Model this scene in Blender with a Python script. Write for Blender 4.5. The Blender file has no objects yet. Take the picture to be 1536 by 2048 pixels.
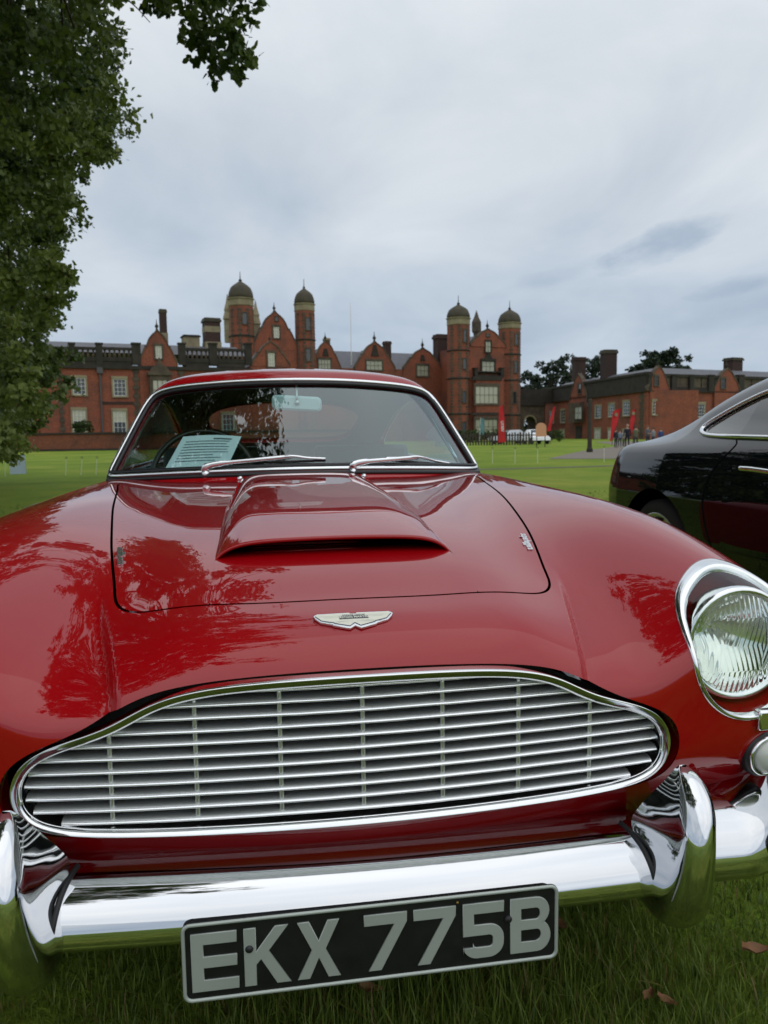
import bpy, math, random
import numpy as np
from mathutils import Vector, Matrix
R_ = math.radians
SC = bpy.context.scene
COL = SC.collection
rng = np.random.default_rng(11)
random.seed(5)
# ======================= camera ==========================================
CAM = np.array([-0.134, -0.998, 1.070])
YAW, PITCH, ROLL, FPX = R_(8.97), R_(5.75), R_(-0.77), 1543.3      # focal length in px of a 1536 x 2048 frame
fw = np.array([math.sin(YAW)*math.cos(PITCH), math.cos(YAW)*math.cos(PITCH), -math.sin(PITCH)])
_r = np.array([math.cos(YAW), -math.sin(YAW), 0.0]); _u = np.cross(_r, fw)
rt = _r*math.cos(ROLL)+_u*math.sin(ROLL); up = -_r*math.sin(ROLL)+_u*math.cos(ROLL)
cd = bpy.data.cameras.new('camera'); cam = bpy.data.objects.new('camera', cd); COL.objects.link(cam)
cam.matrix_world = Matrix(((rt[0], up[0], -fw[0], CAM[0]), (rt[1], up[1], -fw[1], CAM[1]), (rt[2], up[2], -fw[2], CAM[2]), (0, 0, 0, 1)))
cd.sensor_fit = 'VERTICAL'; cd.sensor_height = 36.0; cd.lens = FPX/2048*36.0
cd.clip_start = 0.05; cd.clip_end = 3000
cd.dof.use_dof = True; cd.dof.focus_distance = 1.45; cd.dof.aperture_fstop = 9.0
SC.camera = cam
# ======================= sky, sun, exposure ===============================
SUN_EL, SUN_AZ = 52, 150      # azimuth clockwise from +Y
W = bpy.data.worlds.new('World'); SC.world = W; W.use_nodes = True
def build_world():
    nt = W.node_tree; N = nt.nodes; L = nt.links; N.clear()
    out = N.new('ShaderNodeOutputWorld'); bg1 = N.new('ShaderNodeBackground'); bg2 = N.new('ShaderNodeBackground'); mix = N.new('ShaderNodeMixShader')
    sky = N.new('ShaderNodeTexSky'); sky.sky_type = 'NISHITA'; sky.sun_disc = False
    sky.sun_elevation = R_(SUN_EL); sky.sun_rotation = R_(SUN_AZ)
    L.new(sky.outputs[0], bg1.inputs[0]); bg1.inputs[1].default_value = 0.06
    tc = N.new('ShaderNodeTexCoord'); sp = N.new('ShaderNodeSeparateXYZ'); L.new(tc.outputs['Generated'], sp.inputs[0])
    def math_(op, a, b=None, c=None):
        m = N.new('ShaderNodeMath'); m.operation = op
        for i, v in enumerate((a, b, c)):
            if v is None: continue
            if isinstance(v, (int, float)): m.inputs[i].default_value = v
            else: L.new(v, m.inputs[i])
        return m.outputs[0]
    zc = math_('MAXIMUM', sp.outputs[2], 0.0)
    # cloud layer seen in perspective: project the direction on a plane above
    den = math_('ADD', zc, 0.22)
    px = math_('DIVIDE', sp.outputs[0], den); py = math_('DIVIDE', sp.outputs[1], den)
    cb = N.new('ShaderNodeCombineXYZ'); L.new(px, cb.inputs[0]); L.new(py, cb.inputs[1])
    def noise(scale, detail, rough, off, dist=0.0):
        mp = N.new('ShaderNodeMapping'); L.new(cb.outputs[0], mp.inputs[0]); mp.inputs['Location'].default_value = off
        mp.inputs['Scale'].default_value = (1, 0.75, 1)
        n = N.new('ShaderNodeTexNoise'); L.new(mp.outputs[0], n.inputs['Vector'])
        n.inputs['Scale'].default_value = scale; n.inputs['Detail'].default_value = detail; n.inputs['Roughness'].default_value = rough
        n.inputs['Distortion'].default_value = dist
        return n.outputs[0]
    n1 = noise(0.8, 4, 0.5, (3.1, 1.7, 0), 0.3); n2 = noise(1.9, 6, 0.55, (7.3, 2.2, 0), 0.4)
    cl = math_('ADD', math_('MULTIPLY', n1, 0.60), math_('MULTIPLY', n2, 0.40))
    # one darker ragged cloud low on the right, with a paler wisp trailing from it
    def bank(az, el, wa, we, amt, tilt):
        a_ = R_(az); ra = math_('SUBTRACT', math_('MULTIPLY', sp.outputs[0], math.cos(a_)), math_('MULTIPLY', sp.outputs[1], math.sin(a_)))
        fa = math_('ADD', math_('MULTIPLY', sp.outputs[0], math.sin(a_)), math_('MULTIPLY', sp.outputs[1], math.cos(a_)))
        u = math_('DIVIDE', ra, wa); v = math_('DIVIDE', math_('SUBTRACT', math_('SUBTRACT', sp.outputs[2], math.sin(R_(el))), math_('MULTIPLY', ra, tilt)), we)
        r2 = math_('ADD', math_('MULTIPLY', u, u), math_('MULTIPLY', v, v)); g = math_('SUBTRACT', 1.0, r2)
        g = math_('ADD', g, math_('MULTIPLY', math_('SUBTRACT', n3, 0.5), 3.2)); g = math_('MULTIPLY', g, 0.55); g = math_('MINIMUM', math_('MAXIMUM', g, 0.0), 1.0)
        return math_('MULTIPLY', math_('MULTIPLY', g, amt), math_('GREATER_THAN', fa, 0.0))
    n3 = noise(5.5, 6, 0.6, (1.3, 5.2, 0), 0.2)
    cl = math_('SUBTRACT', cl, bank(28.5, 12.3, .075, .022, .30, .30)); cl = math_('SUBTRACT', cl, bank(33, 9.3, .05, .012, .16, .15)); cl = math_('SUBTRACT', cl, bank(22, 11.0, .09, .012, .10, .25))
    rp = N.new('ShaderNodeValToRGB'); L.new(cl, rp.inputs[0])
    e = rp.color_ramp.elements
    e[0].position = 0.34; e[0].color = (0.55, 0.635, 0.735, 1)
    e[1].position = 0.62; e[1].color = (0.92, 0.955, 0.98, 1)
    # overcast sky: zenith about three times the horizon
    lum = math_('ADD', math_('MULTIPLY', zc, SKY_SLOPE), SKY_BASE)
    # bluish low band near the horizon
    low = N.new('ShaderNodeMapRange'); L.new(zc, low.inputs[0]); low.inputs[1].default_value = 0.0; low.inputs[2].default_value = 0.42
    low.inputs[3].default_value = 1.0; low.inputs[4].default_value = 0.0; low.interpolation_type = 'SMOOTHSTEP'
    tint = N.new('ShaderNodeMix'); tint.data_type = 'RGBA'; L.new(low.outputs[0], tint.inputs[0])
    L.new(rp.outputs[0], tint.inputs[6]); mm = N.new('ShaderNodeMix'); mm.data_type = 'RGBA'; mm.blend_type = 'MULTIPLY'; mm.inputs[0].default_value = 1
    L.new(rp.outputs[0], mm.inputs[6]); mm.inputs[7].default_value = (0.80, 0.89, 1.0, 1); L.new(mm.outputs[2], tint.inputs[7])
    L.new(tint.outputs[2], bg2.inputs[0]); L.new(lum, bg2.inputs[1])
    mix.inputs[0].default_value = 0.93
    L.new(bg1.outputs[0], mix.inputs[1]); L.new(bg2.outputs[0], mix.inputs[2]); L.new(mix.outputs[0], out.inputs[0])
SKY_BASE, SKY_SLOPE = 0.77, 0.46
build_world()
sd = bpy.data.lights.new('sun', 'SUN'); sun = bpy.data.objects.new('sun', sd); COL.objects.link(sun)
sd.energy = 0.7; sd.angle = R_(100); sd.color = (1.0, 0.96, 0.9)
_az = R_(SUN_AZ); _el = R_(SUN_EL)
_d = Vector((math.sin(_az)*math.cos(_el), math.cos(_az)*math.cos(_el), math.sin(_el)))
sun.rotation_euler = _d.to_track_quat('Z', 'Y').to_euler()
SC.view_settings.view_transform = 'Standard'; SC.view_settings.look = 'None'
SC.view_settings.exposure = 0.0; SC.view_settings.gamma = 1.0; SC.view_settings.use_curve_mapping = False
SC.render.engine = 'CYCLES'
SC.cycles.max_bounces = 10; SC.cycles.transparent_max_bounces = 16; SC.cycles.glossy_bounces = 5; SC.cycles.diffuse_bounces = 3
SC.cycles.caustics_reflective = False; SC.cycles.caustics_refractive = False; SC.cycles.use_denoising = True
SC.cycles.sample_clamp_indirect = 6.0
# ======================= helpers ==========================================
def tag(o, label=None, cat=None, group=None, kind=None):
    if label: o['label'] = label
    if cat: o['category'] = cat
    if group: o['group'] = group
    if kind: o['kind'] = kind
    return o
def empty(name, loc=(0, 0, 0), rz=0.0, label=None, cat=None, group=None):
    o = bpy.data.objects.new(name, None); COL.objects.link(o); o.location = loc; o.rotation_euler = (0, 0, rz); o.empty_display_size = .2
    return tag(o, label, cat, group)
def link(name, me, parent=None):
    o = bpy.data.objects.new(name, me); COL.objects.link(o)
    if parent is not None: o.parent = parent
    return o
def copy_tree(o, parent=None):
    c = o.copy(); COL.objects.link(c); c.parent = parent
    for ch in list(o.children): copy_tree(ch, c)
    return c
class MB:
    """collects shapes, builds ONE mesh object"""
    def __init__(s): s.v = []; s.f = []; s.mi = []
    def add(s, V, F, mi=0):
        b = len(s.v); s.v.extend([tuple(map(float, p)) for p in V]); s.f.extend([tuple(b+i for i in q) for q in F]); s.mi.extend([mi]*len(F)); return s
    def box(s, a, b, mi=0, M=None):
        x0, y0, z0 = a; x1, y1, z1 = b
        V = [(x0, y0, z0), (x1, y0, z0), (x1, y1, z0), (x0, y1, z0), (x0, y0, z1), (x1, y0, z1), (x1, y1, z1), (x0, y1, z1)]
        if M is not None: V = [M(p) for p in V]
        return s.add(V, [(0, 3, 2, 1), (4, 5, 6, 7), (0, 1, 5, 4), (1, 2, 6, 5), (2, 3, 7, 6), (3, 0, 4, 7)], mi)
    def prism(s, poly, w0, w1, M=None, mi=0, caps=True):
        """poly in (a,b), extruded along c from w0 to w1; M maps (a,b,c)->xyz"""
        n = len(poly); M = M or (lambda p: p)
        V = [M((a, b, w0)) for a, b in poly]+[M((a, b, w1)) for a, b in poly]
        F = [(i, (i+1) % n, n+(i+1) % n, n+i) for i in range(n)]
        if caps: F += [tuple(range(n-1, -1, -1)), tuple(range(n, 2*n))]
        return s.add(V, F, mi)
    def tube(s, pts, r, n=8, closed=False, mi=0, flat=None, caps=True):
        P = np.array(pts, float); m = len(P); rr = np.broadcast_to(np.asarray(r, float), (m,))
        T = np.empty_like(P)
        if closed: T = np.roll(P, -1, 0)-np.roll(P, 1, 0)
        else: T[1:-1] = P[2:]-P[:-2]; T[0] = P[1]-P[0]; T[-1] = P[-1]-P[-2]
        T /= np.linalg.norm(T, axis=1)[:, None]+1e-12
        up0 = np.array([0, 0, 1.0]) if abs(T[0][2]) < .9 else np.array([0, 1.0, 0])
        if flat is not None: up0 = np.array(flat[0], float)
        nrm = up0-T[0]*(up0@T[0]); nrm /= np.linalg.norm(nrm); rings = []
        for i in range(m):
            nrm = nrm-T[i]*(nrm@T[i]); nrm /= np.linalg.norm(nrm)+1e-12; b = np.cross(T[i], nrm)
            ra, rb = (1, 1) if flat is None else (flat[1], flat[2])
            for k in range(n):
                a = 2*math.pi*(k+.5)/n
                rings.append(P[i]+rr[i]*(ra*math.cos(a)*nrm+rb*math.sin(a)*b))
        F = []
        for i in range(m if closed else m-1):
            j = (i+1) % m
            for k in range(n): F.append((i*n+k, i*n+(k+1) % n, j*n+(k+1) % n, j*n+k))
        if not closed and caps: F += [tuple(range(n-1, -1, -1)), tuple((m-1)*n+k for k in range(n))]
        return s.add(rings, F, mi)
    def lathe(s, prof, n=16, M=None, mi=0, a0=0.0):
        """prof (r,z) about the z axis"""
        V = []; m = len(prof); M = M or (lambda p: p)
        for r, z in prof:
            for k in range(n):
                a = a0+2*math.pi*k/n; V.append(M((r*math.cos(a), r*math.sin(a), z)))
        F = [(i*n+k, i*n+(k+1) % n, (i+1)*n+(k+1) % n, (i+1)*n+k) for i in range(m-1) for k in range(n)]
        F += [tuple(range(n-1, -1, -1)), tuple((m-1)*n+k for k in range(n))]
        return s.add(V, F, mi)
    def grid(s, P, mi=0, flip=False):
        n, m = P.shape[:2]; F = []
        for i in range(n-1):
            for j in range(m-1):
                q = (i*m+j, i*m+j+1, (i+1)*m+j+1, (i+1)*m+j); F.append(q[::-1] if flip else q)
        return s.add(P.reshape(-1, 3), F, mi)
    def build(s, name, mat, parent=None, smooth=False, bevel=0, angle=None):
        me = bpy.data.meshes.new(name); me.from_pydata(s.v, [], s.f)
        for m in (mat if isinstance(mat, (list, tuple)) else [mat]): me.materials.append(m)
        if any(s.mi): me.polygons.foreach_set('material_index', s.mi)
        if smooth: me.polygons.foreach_set('use_smooth', [True]*len(me.polygons))
        me.update()
        o = link(name, me, parent)
        if bevel:
            b = o.modifiers.new('bevel', 'BEVEL'); b.width = bevel; b.segments = 2; b.limit_method = 'ANGLE'; b.angle_limit = R_(40)
            if smooth:
                me.set_sharp_from_angle(angle=R_(50))
        elif smooth and angle: me.set_sharp_from_angle(angle=R_(angle))
        return o
def mesh_np(name, V, F, mat, parent=None, N=None):
    """big mesh from numpy; F is (n,3|4) array or list of arrays"""
    Fs = F if isinstance(F, list) else [F]
    me = bpy.data.meshes.new(name); me.vertices.add(len(V)); me.vertices.foreach_set('co', np.asarray(V, np.float32).ravel())
    idx = np.concatenate([f.ravel() for f in Fs]).astype(np.int32); tot = np.concatenate([np.full(len(f), f.shape[1]) for f in Fs]).astype(np.int32)
    me.loops.add(len(idx)); me.loops.foreach_set('vertex_index', idx)
    me.polygons.add(len(tot)); me.polygons.foreach_set('loop_start', np.r_[0, np.cumsum(tot)[:-1]].astype(np.int32))
    me.polygons.foreach_set('use_smooth', np.ones(len(tot), bool))
    me.update(calc_edges=True); me.validate(clean_customdata=False)
    for m in (mat if isinstance(mat, (list, tuple)) else [mat]): me.materials.append(m)
    if N is not None:
        me.normals_split_custom_set_from_vertices([tuple(n) for n in np.asarray(N, float)])
    return link(name, me, parent)
# ======================= materials ========================================
def mat(name, base=(.5, .5, .5), rough=.5, metal=0.0, coat=0.0, spec=.5, noise=None, bump=None, coat_rough=.02, emit=None, sheen=0):
    """noise=(scale, amount, colour2[, detail]) mixes a second colour; bump=(scale, strength)"""
    m = bpy.data.materials.new(name); m.use_nodes = True; nt = m.node_tree; b = nt.nodes['Principled BSDF']
    b.inputs['Base Color'].default_value = (*base, 1); b.inputs['Roughness'].default_value = rough; b.inputs['Metallic'].default_value = metal
    b.inputs['Coat Weight'].default_value = coat; b.inputs['Coat Roughness'].default_value = coat_rough; b.inputs['Specular IOR Level'].default_value = spec
    tc = nt.nodes.new('ShaderNodeTexCoord')
    if noise:
        n = nt.nodes.new('ShaderNodeTexNoise'); n.inputs['Scale'].default_value = noise[0]; n.inputs['Detail'].default_value = noise[3] if len(noise) > 3 else 5
        nt.links.new(tc.outputs['Object'], n.inputs['Vector'])
        rp = nt.nodes.new('ShaderNodeValToRGB'); nt.links.new(n.outputs[0], rp.inputs[0])
        rp.color_ramp.elements[0].position = .5-.22*noise[1]-.02; rp.color_ramp.elements[1].position = .5+.22*noise[1]+.02
        rp.color_ramp.elements[0].color = (*base, 1); rp.color_ramp.elements[1].color = (*noise[2], 1)
        nt.links.new(rp.outputs[0], b.inputs['Base Color'])
    if bump:
        n = nt.nodes.new('ShaderNodeTexNoise'); n.inputs['Scale'].default_value = bump[0]; n.inputs['Detail'].default_value = 4
        nt.links.new(tc.outputs['Object'], n.inputs['Vector'])
        bp = nt.nodes.new('ShaderNodeBump'); bp.inputs['Strength'].default_value = bump[1]; bp.inputs['Distance'].default_value = bump[2] if len(bump) > 2 else .01
        nt.links.new(n.outputs[0], bp.inputs['Height']); nt.links.new(bp.outputs[0], b.inputs['Normal'])
    return m
def glass_mat(name, tint, ior=1.5, rough=0.0, k_=1.7):
    m = bpy.data.materials.new(name); m.use_nodes = True; nt = m.node_tree; N = nt.nodes; N.remove(N['Principled BSDF'])
    tr = N.new('ShaderNodeBsdfTransparent'); tr.inputs[0].default_value = (*tint, 1)
    gl = N.new('ShaderNodeBsdfGlossy'); gl.inputs['Roughness'].default_value = rough; gl.inputs[0].default_value = (.86, .97, 1, 1) if k_ > 2 else (1, 1, 1, 1)
    fr = N.new('ShaderNodeFresnel'); fr.inputs[0].default_value = ior
    mx = N.new('ShaderNodeMixShader'); k = N.new('ShaderNodeMath'); k.operation = 'MULTIPLY'; k.inputs[1].default_value = k_; k.use_clamp = True
    ge = N.new('ShaderNodeNewGeometry'); io = N.new('ShaderNodeMapRange'); io.inputs[3].default_value = ior; io.inputs[4].default_value = 1/ior
    nt.links.new(ge.outputs['Backfacing'], io.inputs[0]); nt.links.new(io.outputs[0], fr.inputs[0])
    nt.links.new(fr.outputs[0], k.inputs[0]); nt.links.new(k.outputs[0], mx.inputs[0]); nt.links.new(tr.outputs[0], mx.inputs[1]); nt.links.new(gl.outputs[0], mx.inputs[2])
    nt.links.new(mx.outputs[0], N['Material Output'].inputs[0]); return m
M = {}
def paint(name, base, deep):
    """solid coach paint under a clear lacquer, with a faint orange peel and dust specks in the lacquer"""
    m = mat(name, base, .5, 0, 1.0, .04, coat_rough=.004); nt = m.node_tree; b = nt.nodes['Principled BSDF']
    b.inputs['Coat IOR'].default_value = 1.56
    tc = nt.nodes['Texture Coordinate']
    n = nt.nodes.new('ShaderNodeTexNoise'); n.inputs['Scale'].default_value = 5; n.inputs['Detail'].default_value = 2; nt.links.new(tc.outputs['Object'], n.inputs['Vector'])
    bp = nt.nodes.new('ShaderNodeBump'); bp.inputs['Strength'].default_value = .10; bp.inputs['Distance'].default_value = .004
    nt.links.new(n.outputs[0], bp.inputs['Height']); nt.links.new(bp.outputs[0], b.inputs['Coat Normal'])
    n2 = nt.nodes.new('ShaderNodeTexNoise'); n2.inputs['Scale'].default_value = 2.5; n2.inputs['Detail'].default_value = 7; n2.inputs['Roughness'].default_value = .7
    nt.links.new(tc.outputs['Object'], n2.inputs['Vector'])
    mr = nt.nodes.new('ShaderNodeMapRange'); nt.links.new(n2.outputs[0], mr.inputs[0]); mr.inputs[1].default_value = .45; mr.inputs[2].default_value = .8; mr.inputs[3].default_value = .004; mr.inputs[4].default_value = .035
    nt.links.new(mr.outputs[0], b.inputs['Coat Roughness'])
    return m
M['red'] = paint('red_coach_paint', (.34, .0008, .0038), None)
M['black_paint'] = paint('blue_black_paint', (.0025, .003, .007), None)
_b = M['black_paint'].node_tree.nodes['Principled BSDF']; _b.inputs['Coat IOR'].default_value = 1.55; _b.inputs['Specular IOR Level'].default_value = .0
M['chrome'] = mat('chrome', (.70, .71, .73), .045, 1.0, bump=(14, .05, .003))
M['chrome2'] = mat('chrome_trim', (.82, .83, .84), .10, 1.0)
M['alu'] = mat('satin_aluminium', (.80, .82, .81), .40, .9, bump=(90, .08, .002))
M['alu_dull'] = mat('cast_metal_rod', (.62, .63, .60), .38, 1.0)
M['rubber'] = mat('black_rubber', (.012, .012, .013), .5)
M['gasket'] = mat('rubber_gasket', (.008, .008, .009), .35)
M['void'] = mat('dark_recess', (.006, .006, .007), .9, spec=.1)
M['mesh_black'] = mat('radiator_black', (.018, .019, .02), .55, noise=(60, .6, (.03, .032, .033)))
M['plate_black'] = mat('plate_black', (.006, .006, .006), .42, noise=(40, .8, (.012, .012, .012)))
M['plate_silver'] = mat('plate_silver', (.40, .44, .40), .42, .35, noise=(7, .8, (.46, .50, .46)))
M['cream'] = mat('cream_enamel', (.78, .76, .62), .25, 0, .6)
M['navy'] = mat('navy_enamel', (.006, .012, .045), .25, 0, .6)
M['screen'] = glass_mat('tinted_windscreen', (.68, .86, .85), 1.52, 0, 2.5)
M['clear'] = glass_mat('lamp_glass', (.93, .97, .95), 1.45, 0, 1.1)
M['side_glass'] = glass_mat('side_window_glass', (.70, .84, .82), 1.5)
M['dark_glass'] = glass_mat('privacy_glass', (.10, .12, .12), 1.5)
M['leather'] = mat('black_leather', (.022, .021, .02), .5, bump=(120, .2, .002))
M['trim_beige'] = mat('beige_trim', (.42, .40, .30), .7)
M['headlining'] = mat('headlining', (.09, .085, .075), .9)
M['dash'] = mat('dashboard_black', (.015, .015, .016), .45)
M['paper'] = mat('white_paper', (.80, .82, .82), .8)
M['ink'] = mat('printed_ink', (.10, .11, .12), .8)
M['reflector'] = mat('lamp_reflector', (.86, .87, .85), .06, 1.0)
M['tyre'] = mat('tyre_rubber', (.02, .02, .02), .8)
M['wheel_metal'] = mat('wheel_alloy', (.62, .63, .65), .3, .9)
M['mirror_back'] = mat('mirror_silver_back', (.72, .75, .74), .35, .1)
M['mirror_face'] = mat('mirror_glass', (.9, .9, .9), .01, 1.0)
import numpy as np
# ---- smooth tables -------------------------------------------------------
def nat_coef(x, Y):
    """second derivatives of natural cubic spline along axis 0"""
    n=len(x);h=np.diff(x);A=np.zeros((n,n));B=np.zeros((n,)+Y.shape[1:])
    A[0,0]=A[-1,-1]=1
    for i in range(1,n-1):
        A[i,i-1]=h[i-1];A[i,i]=2*(h[i-1]+h[i]);A[i,i+1]=h[i]
        B[i]=6*((Y[i+1]-Y[i])/h[i]-(Y[i]-Y[i-1])/h[i-1])
    return np.linalg.solve(A,B.reshape(n,-1)).reshape(B.shape)
def basis(x,q):
    """matrix of cardinal natural spline weights: (len(q), len(x))"""
    x=np.asarray(x,float);M=nat_coef(x,np.eye(len(x)))
    q=np.asarray(q,float);qc=np.clip(q,x[0],x[-1])
    i=np.clip(np.searchsorted(x,qc)-1,0,len(x)-2);h=x[i+1]-x[i]
    a=(x[i+1]-qc)/h;b=(qc-x[i])/h;I=np.eye(len(x))
    return a[:,None]*I[i]+b[:,None]*I[i+1]+(((a**3-a)*h*h/6)[:,None]*M[i]+((b**3-b)*h*h/6)[:,None]*M[i+1])
class Tab:
    """f(a,b) on a regular fine grid from a coarse spline table, bicubic read-out"""
    def __init__(s,A,B,T,even=False,n=(160,160)):
        A=np.array(A,float);B=np.array(B,float);T=np.array(T,float)
        if even:
            A2=np.r_[-A[:0:-1],A];T=np.concatenate([T[:0:-1],T],0)
        else:A2=A
        s.a0,s.a1,s.b0,s.b1=A2[0],A2[-1],B[0],B[-1];s.n=n
        ga=np.linspace(s.a0,s.a1,n[0]);gb=np.linspace(s.b0,s.b1,n[1])
        s.g=basis(A2,ga)@T@basis(B,gb).T
    def __call__(s,a,b):
        a,b=np.broadcast_arrays(np.asarray(a,float),np.asarray(b,float));sh=a.shape;a=a.ravel();b=b.ravel()
        u=np.clip((a-s.a0)/(s.a1-s.a0),0,1)*(s.n[0]-1);v=np.clip((b-s.b0)/(s.b1-s.b0),0,1)*(s.n[1]-1)
        i=np.clip(u.astype(int),1,s.n[0]-3);j=np.clip(v.astype(int),1,s.n[1]-3);u=u-i;v=v-j
        def w(t):
            return ((-t+2*t*t-t**3)/2,(2-5*t*t+3*t**3)/2,(t+4*t*t-3*t**3)/2,(t**3-t*t)/2)
        wu=w(u);wv=w(v);r=0
        for p in range(4):
            for q in range(4): r=r+wu[p]*wv[q]*s.g[i+p-1,j+q-1]
        return r.reshape(sh)
def smax(a,b,k): return .5*(a+b+np.sqrt((a-b)**2+k*k))
def sstep(t): t=np.clip(t,0,1);return t*t*t*(t*(6*t-15)+10)
HX=[0,.16,.28,.38,.46,.54,.62,.70,.78,.86]
HY=[-.05,.05,.10,.16,.24,.34,.52,.75,1.05,1.4,1.75,2.4,3.2,3.9,4.3,4.6]
HT=np.array([
[.560,.560,.555,.545,.550,.610,.66,.655,.60,.50],
[.700,.698,.690,.664,.662,.712,.755,.748,.695,.60],
[.752,.750,.741,.710,.704,.748,.787,.780,.730,.64],
[.786,.784,.774,.744,.738,.778,.814,.808,.761,.68],
[.804,.803,.796,.772,.769,.806,.838,.832,.788,.71],
[.828,.827,.819,.799,.801,.834,.861,.855,.813,.74],
[.858,.857,.852,.842,.850,.876,.893,.886,.848,.77],
[.880,.880,.878,.874,.882,.901,.914,.906,.868,.79],
[.900,.900,.899,.899,.904,.917,.924,.915,.877,.80],
[.919,.919,.918,.916,.918,.925,.931,.921,.882,.80],
[.935,.935,.934,.932,.931,.933,.935,.923,.884,.80],
[.935,.935,.935,.935,.934,.931,.925,.915,.880,.80],
[.955,.955,.955,.955,.954,.950,.942,.930,.890,.81],
[.955,.955,.953,.950,.945,.937,.925,.910,.87,.79],
[.90,.90,.898,.895,.89,.882,.87,.855,.82,.74],
[.74,.74,.738,.735,.73,.722,.71,.70,.67,.60]]).T
Htab=Tab(HX,HY,HT,even=True,n=(240,420))
FX=[0,.3,.5,.62,.72,.80,.86,.92];FZ=[.15,.30,.38,.45,.52,.62,.72,.82,.95]
FT=np.array([[.44,.45,.47,.49,.52,.58,.66,.8],[.29,.30,.32,.34,.38,.44,.53,.66],[.185,.185,.21,.225,.26,.34,.45,.6],[.105,.124,.148,.164,.20,.285,.41,.56],[.060,.078,.100,.118,.15,.24,.37,.52],[.055,.070,.082,.095,.125,.215,.35,.5],[.07,.075,.076,.088,.125,.22,.35,.5],[.095,.095,.09,.105,.15,.25,.38,.53],[.12,.12,.12,.14,.19,.29,.41,.56]]).T
Ftab=Tab(FX,FZ,FT,even=True,n=(200,160))
SY=[-.2,.2,.5,.9,1.5,2.3,3.2,3.9,4.3,4.7];SZ=[.15,.3,.45,.62,.78,.92,1.05]
SB=np.array([.80,.825,.842,.846,.826,.82,.842,.825,.79,.70]);SD=np.array([-.06,-.025,-.008,0,-.014,-.06,-.14])
Stab=Tab(SY,SZ,SB[:,None]+SD[None,:],n=(160,80))
def crease(x,y):
    # step down from the nose panel to the valley beside the wing
    ax=np.abs(x);xc=np.interp(y,[.06,.10,.15,.22,.30,.43,.60],[.336,.345,.357,.375,.395,.418,.44])
    d=ax-xc;A=.0225*sstep((.43-y)/.30)*sstep((y-.045)/.06)
    return -A*sstep(d/.018+.30)*np.exp(-np.maximum(d-.009,0)/.045)
def Hz(x,y): return Htab(x,y)+crease(x,y)
# bulge (raised centre of the bonnet with the scoop mouth)
MOUTH_Y=.455
def bulge_w(y): return np.interp(y,[.20,.50,.86,1.2,1.6],[.222,.224,.224,.214,.204])
def bulge(x,y):
    w=bulge_w(y);t=np.maximum(w-np.abs(x),0)
    h=np.interp(y,[.3,.45,.8,1.1,1.5,1.7],[.032,.032,.033,.029,.024,.020])
    return h*(1-np.exp(-t/.024))*(1-.12*(x/w)**2)
def H1(x,y): return Hz(x,y)+bulge(x,y)
def H2(x,y):
    d=np.clip((y-.415)/.42,0,1);return Hz(x,y)-.066*d*d*(3-2*d)
def G(P,H=None):
    x,y,z=P[...,0],P[...,1],P[...,2]
    h=(Hz(x,y) if H is None else H(x,y))
    a=z-h;b=Ftab(x,z)-y
    g=smax(a,b*.9,.022)
    g=smax(g,np.abs(x)-Stab(y,z),.05)
    g=smax(g,y-(4.57-.12*(x/.8)**2-.25*np.maximum(z-.55,0)-.3*np.maximum(.4-z,0)),.05)
    return g
def raycast(O,D,H=None,t0=0.,t1=3.,n=40,f=None):
    """first crossing of the surface along rays (vectorised march, then bisection)"""
    sh=O.shape[:-1];O=O.reshape(-1,3);D=D.reshape(-1,3);fn=f or (lambda p:G(p,H))
    ts=np.linspace(t0,t1,n);prev=fn(O+D*t0);m0=len(O);lo=np.full(m0,np.nan);hi=np.full(m0,np.nan);act=np.arange(m0)
    for k in range(1,n):
        g=fn(O[act]+D[act]*ts[k]);m=np.sign(prev)!=np.sign(g)
        lo[act[m]]=ts[k-1];hi[act[m]]=ts[k];act=act[~m];prev=g[~m]
        if len(act)==0:break
    ok=~np.isnan(lo);lo=np.where(ok,lo,0);hi=np.where(ok,hi,1e-3)
    gl=fn(O+D*lo[:,None]);gh=fn(O+D*hi[:,None]);sg=np.sign(gl)
    for it in range(9):
        # Illinois / bisection mix
        t=lo+(hi-lo)*np.clip(gl/(gl-gh+1e-15),.02,.98) if it%3 else (lo+hi)/2
        g=fn(O+D*t[:,None]);s=np.sign(g)==sg
        lo=np.where(s,t,lo);gl=np.where(s,g,gl);hi=np.where(s,hi,t);gh=np.where(s,gh,g)
    t=lo+(hi-lo)*np.clip(gl/(gl-gh+1e-15),0,1)
    return (O+D*t[:,None]).reshape(sh+(3,)),ok.reshape(sh)
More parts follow.
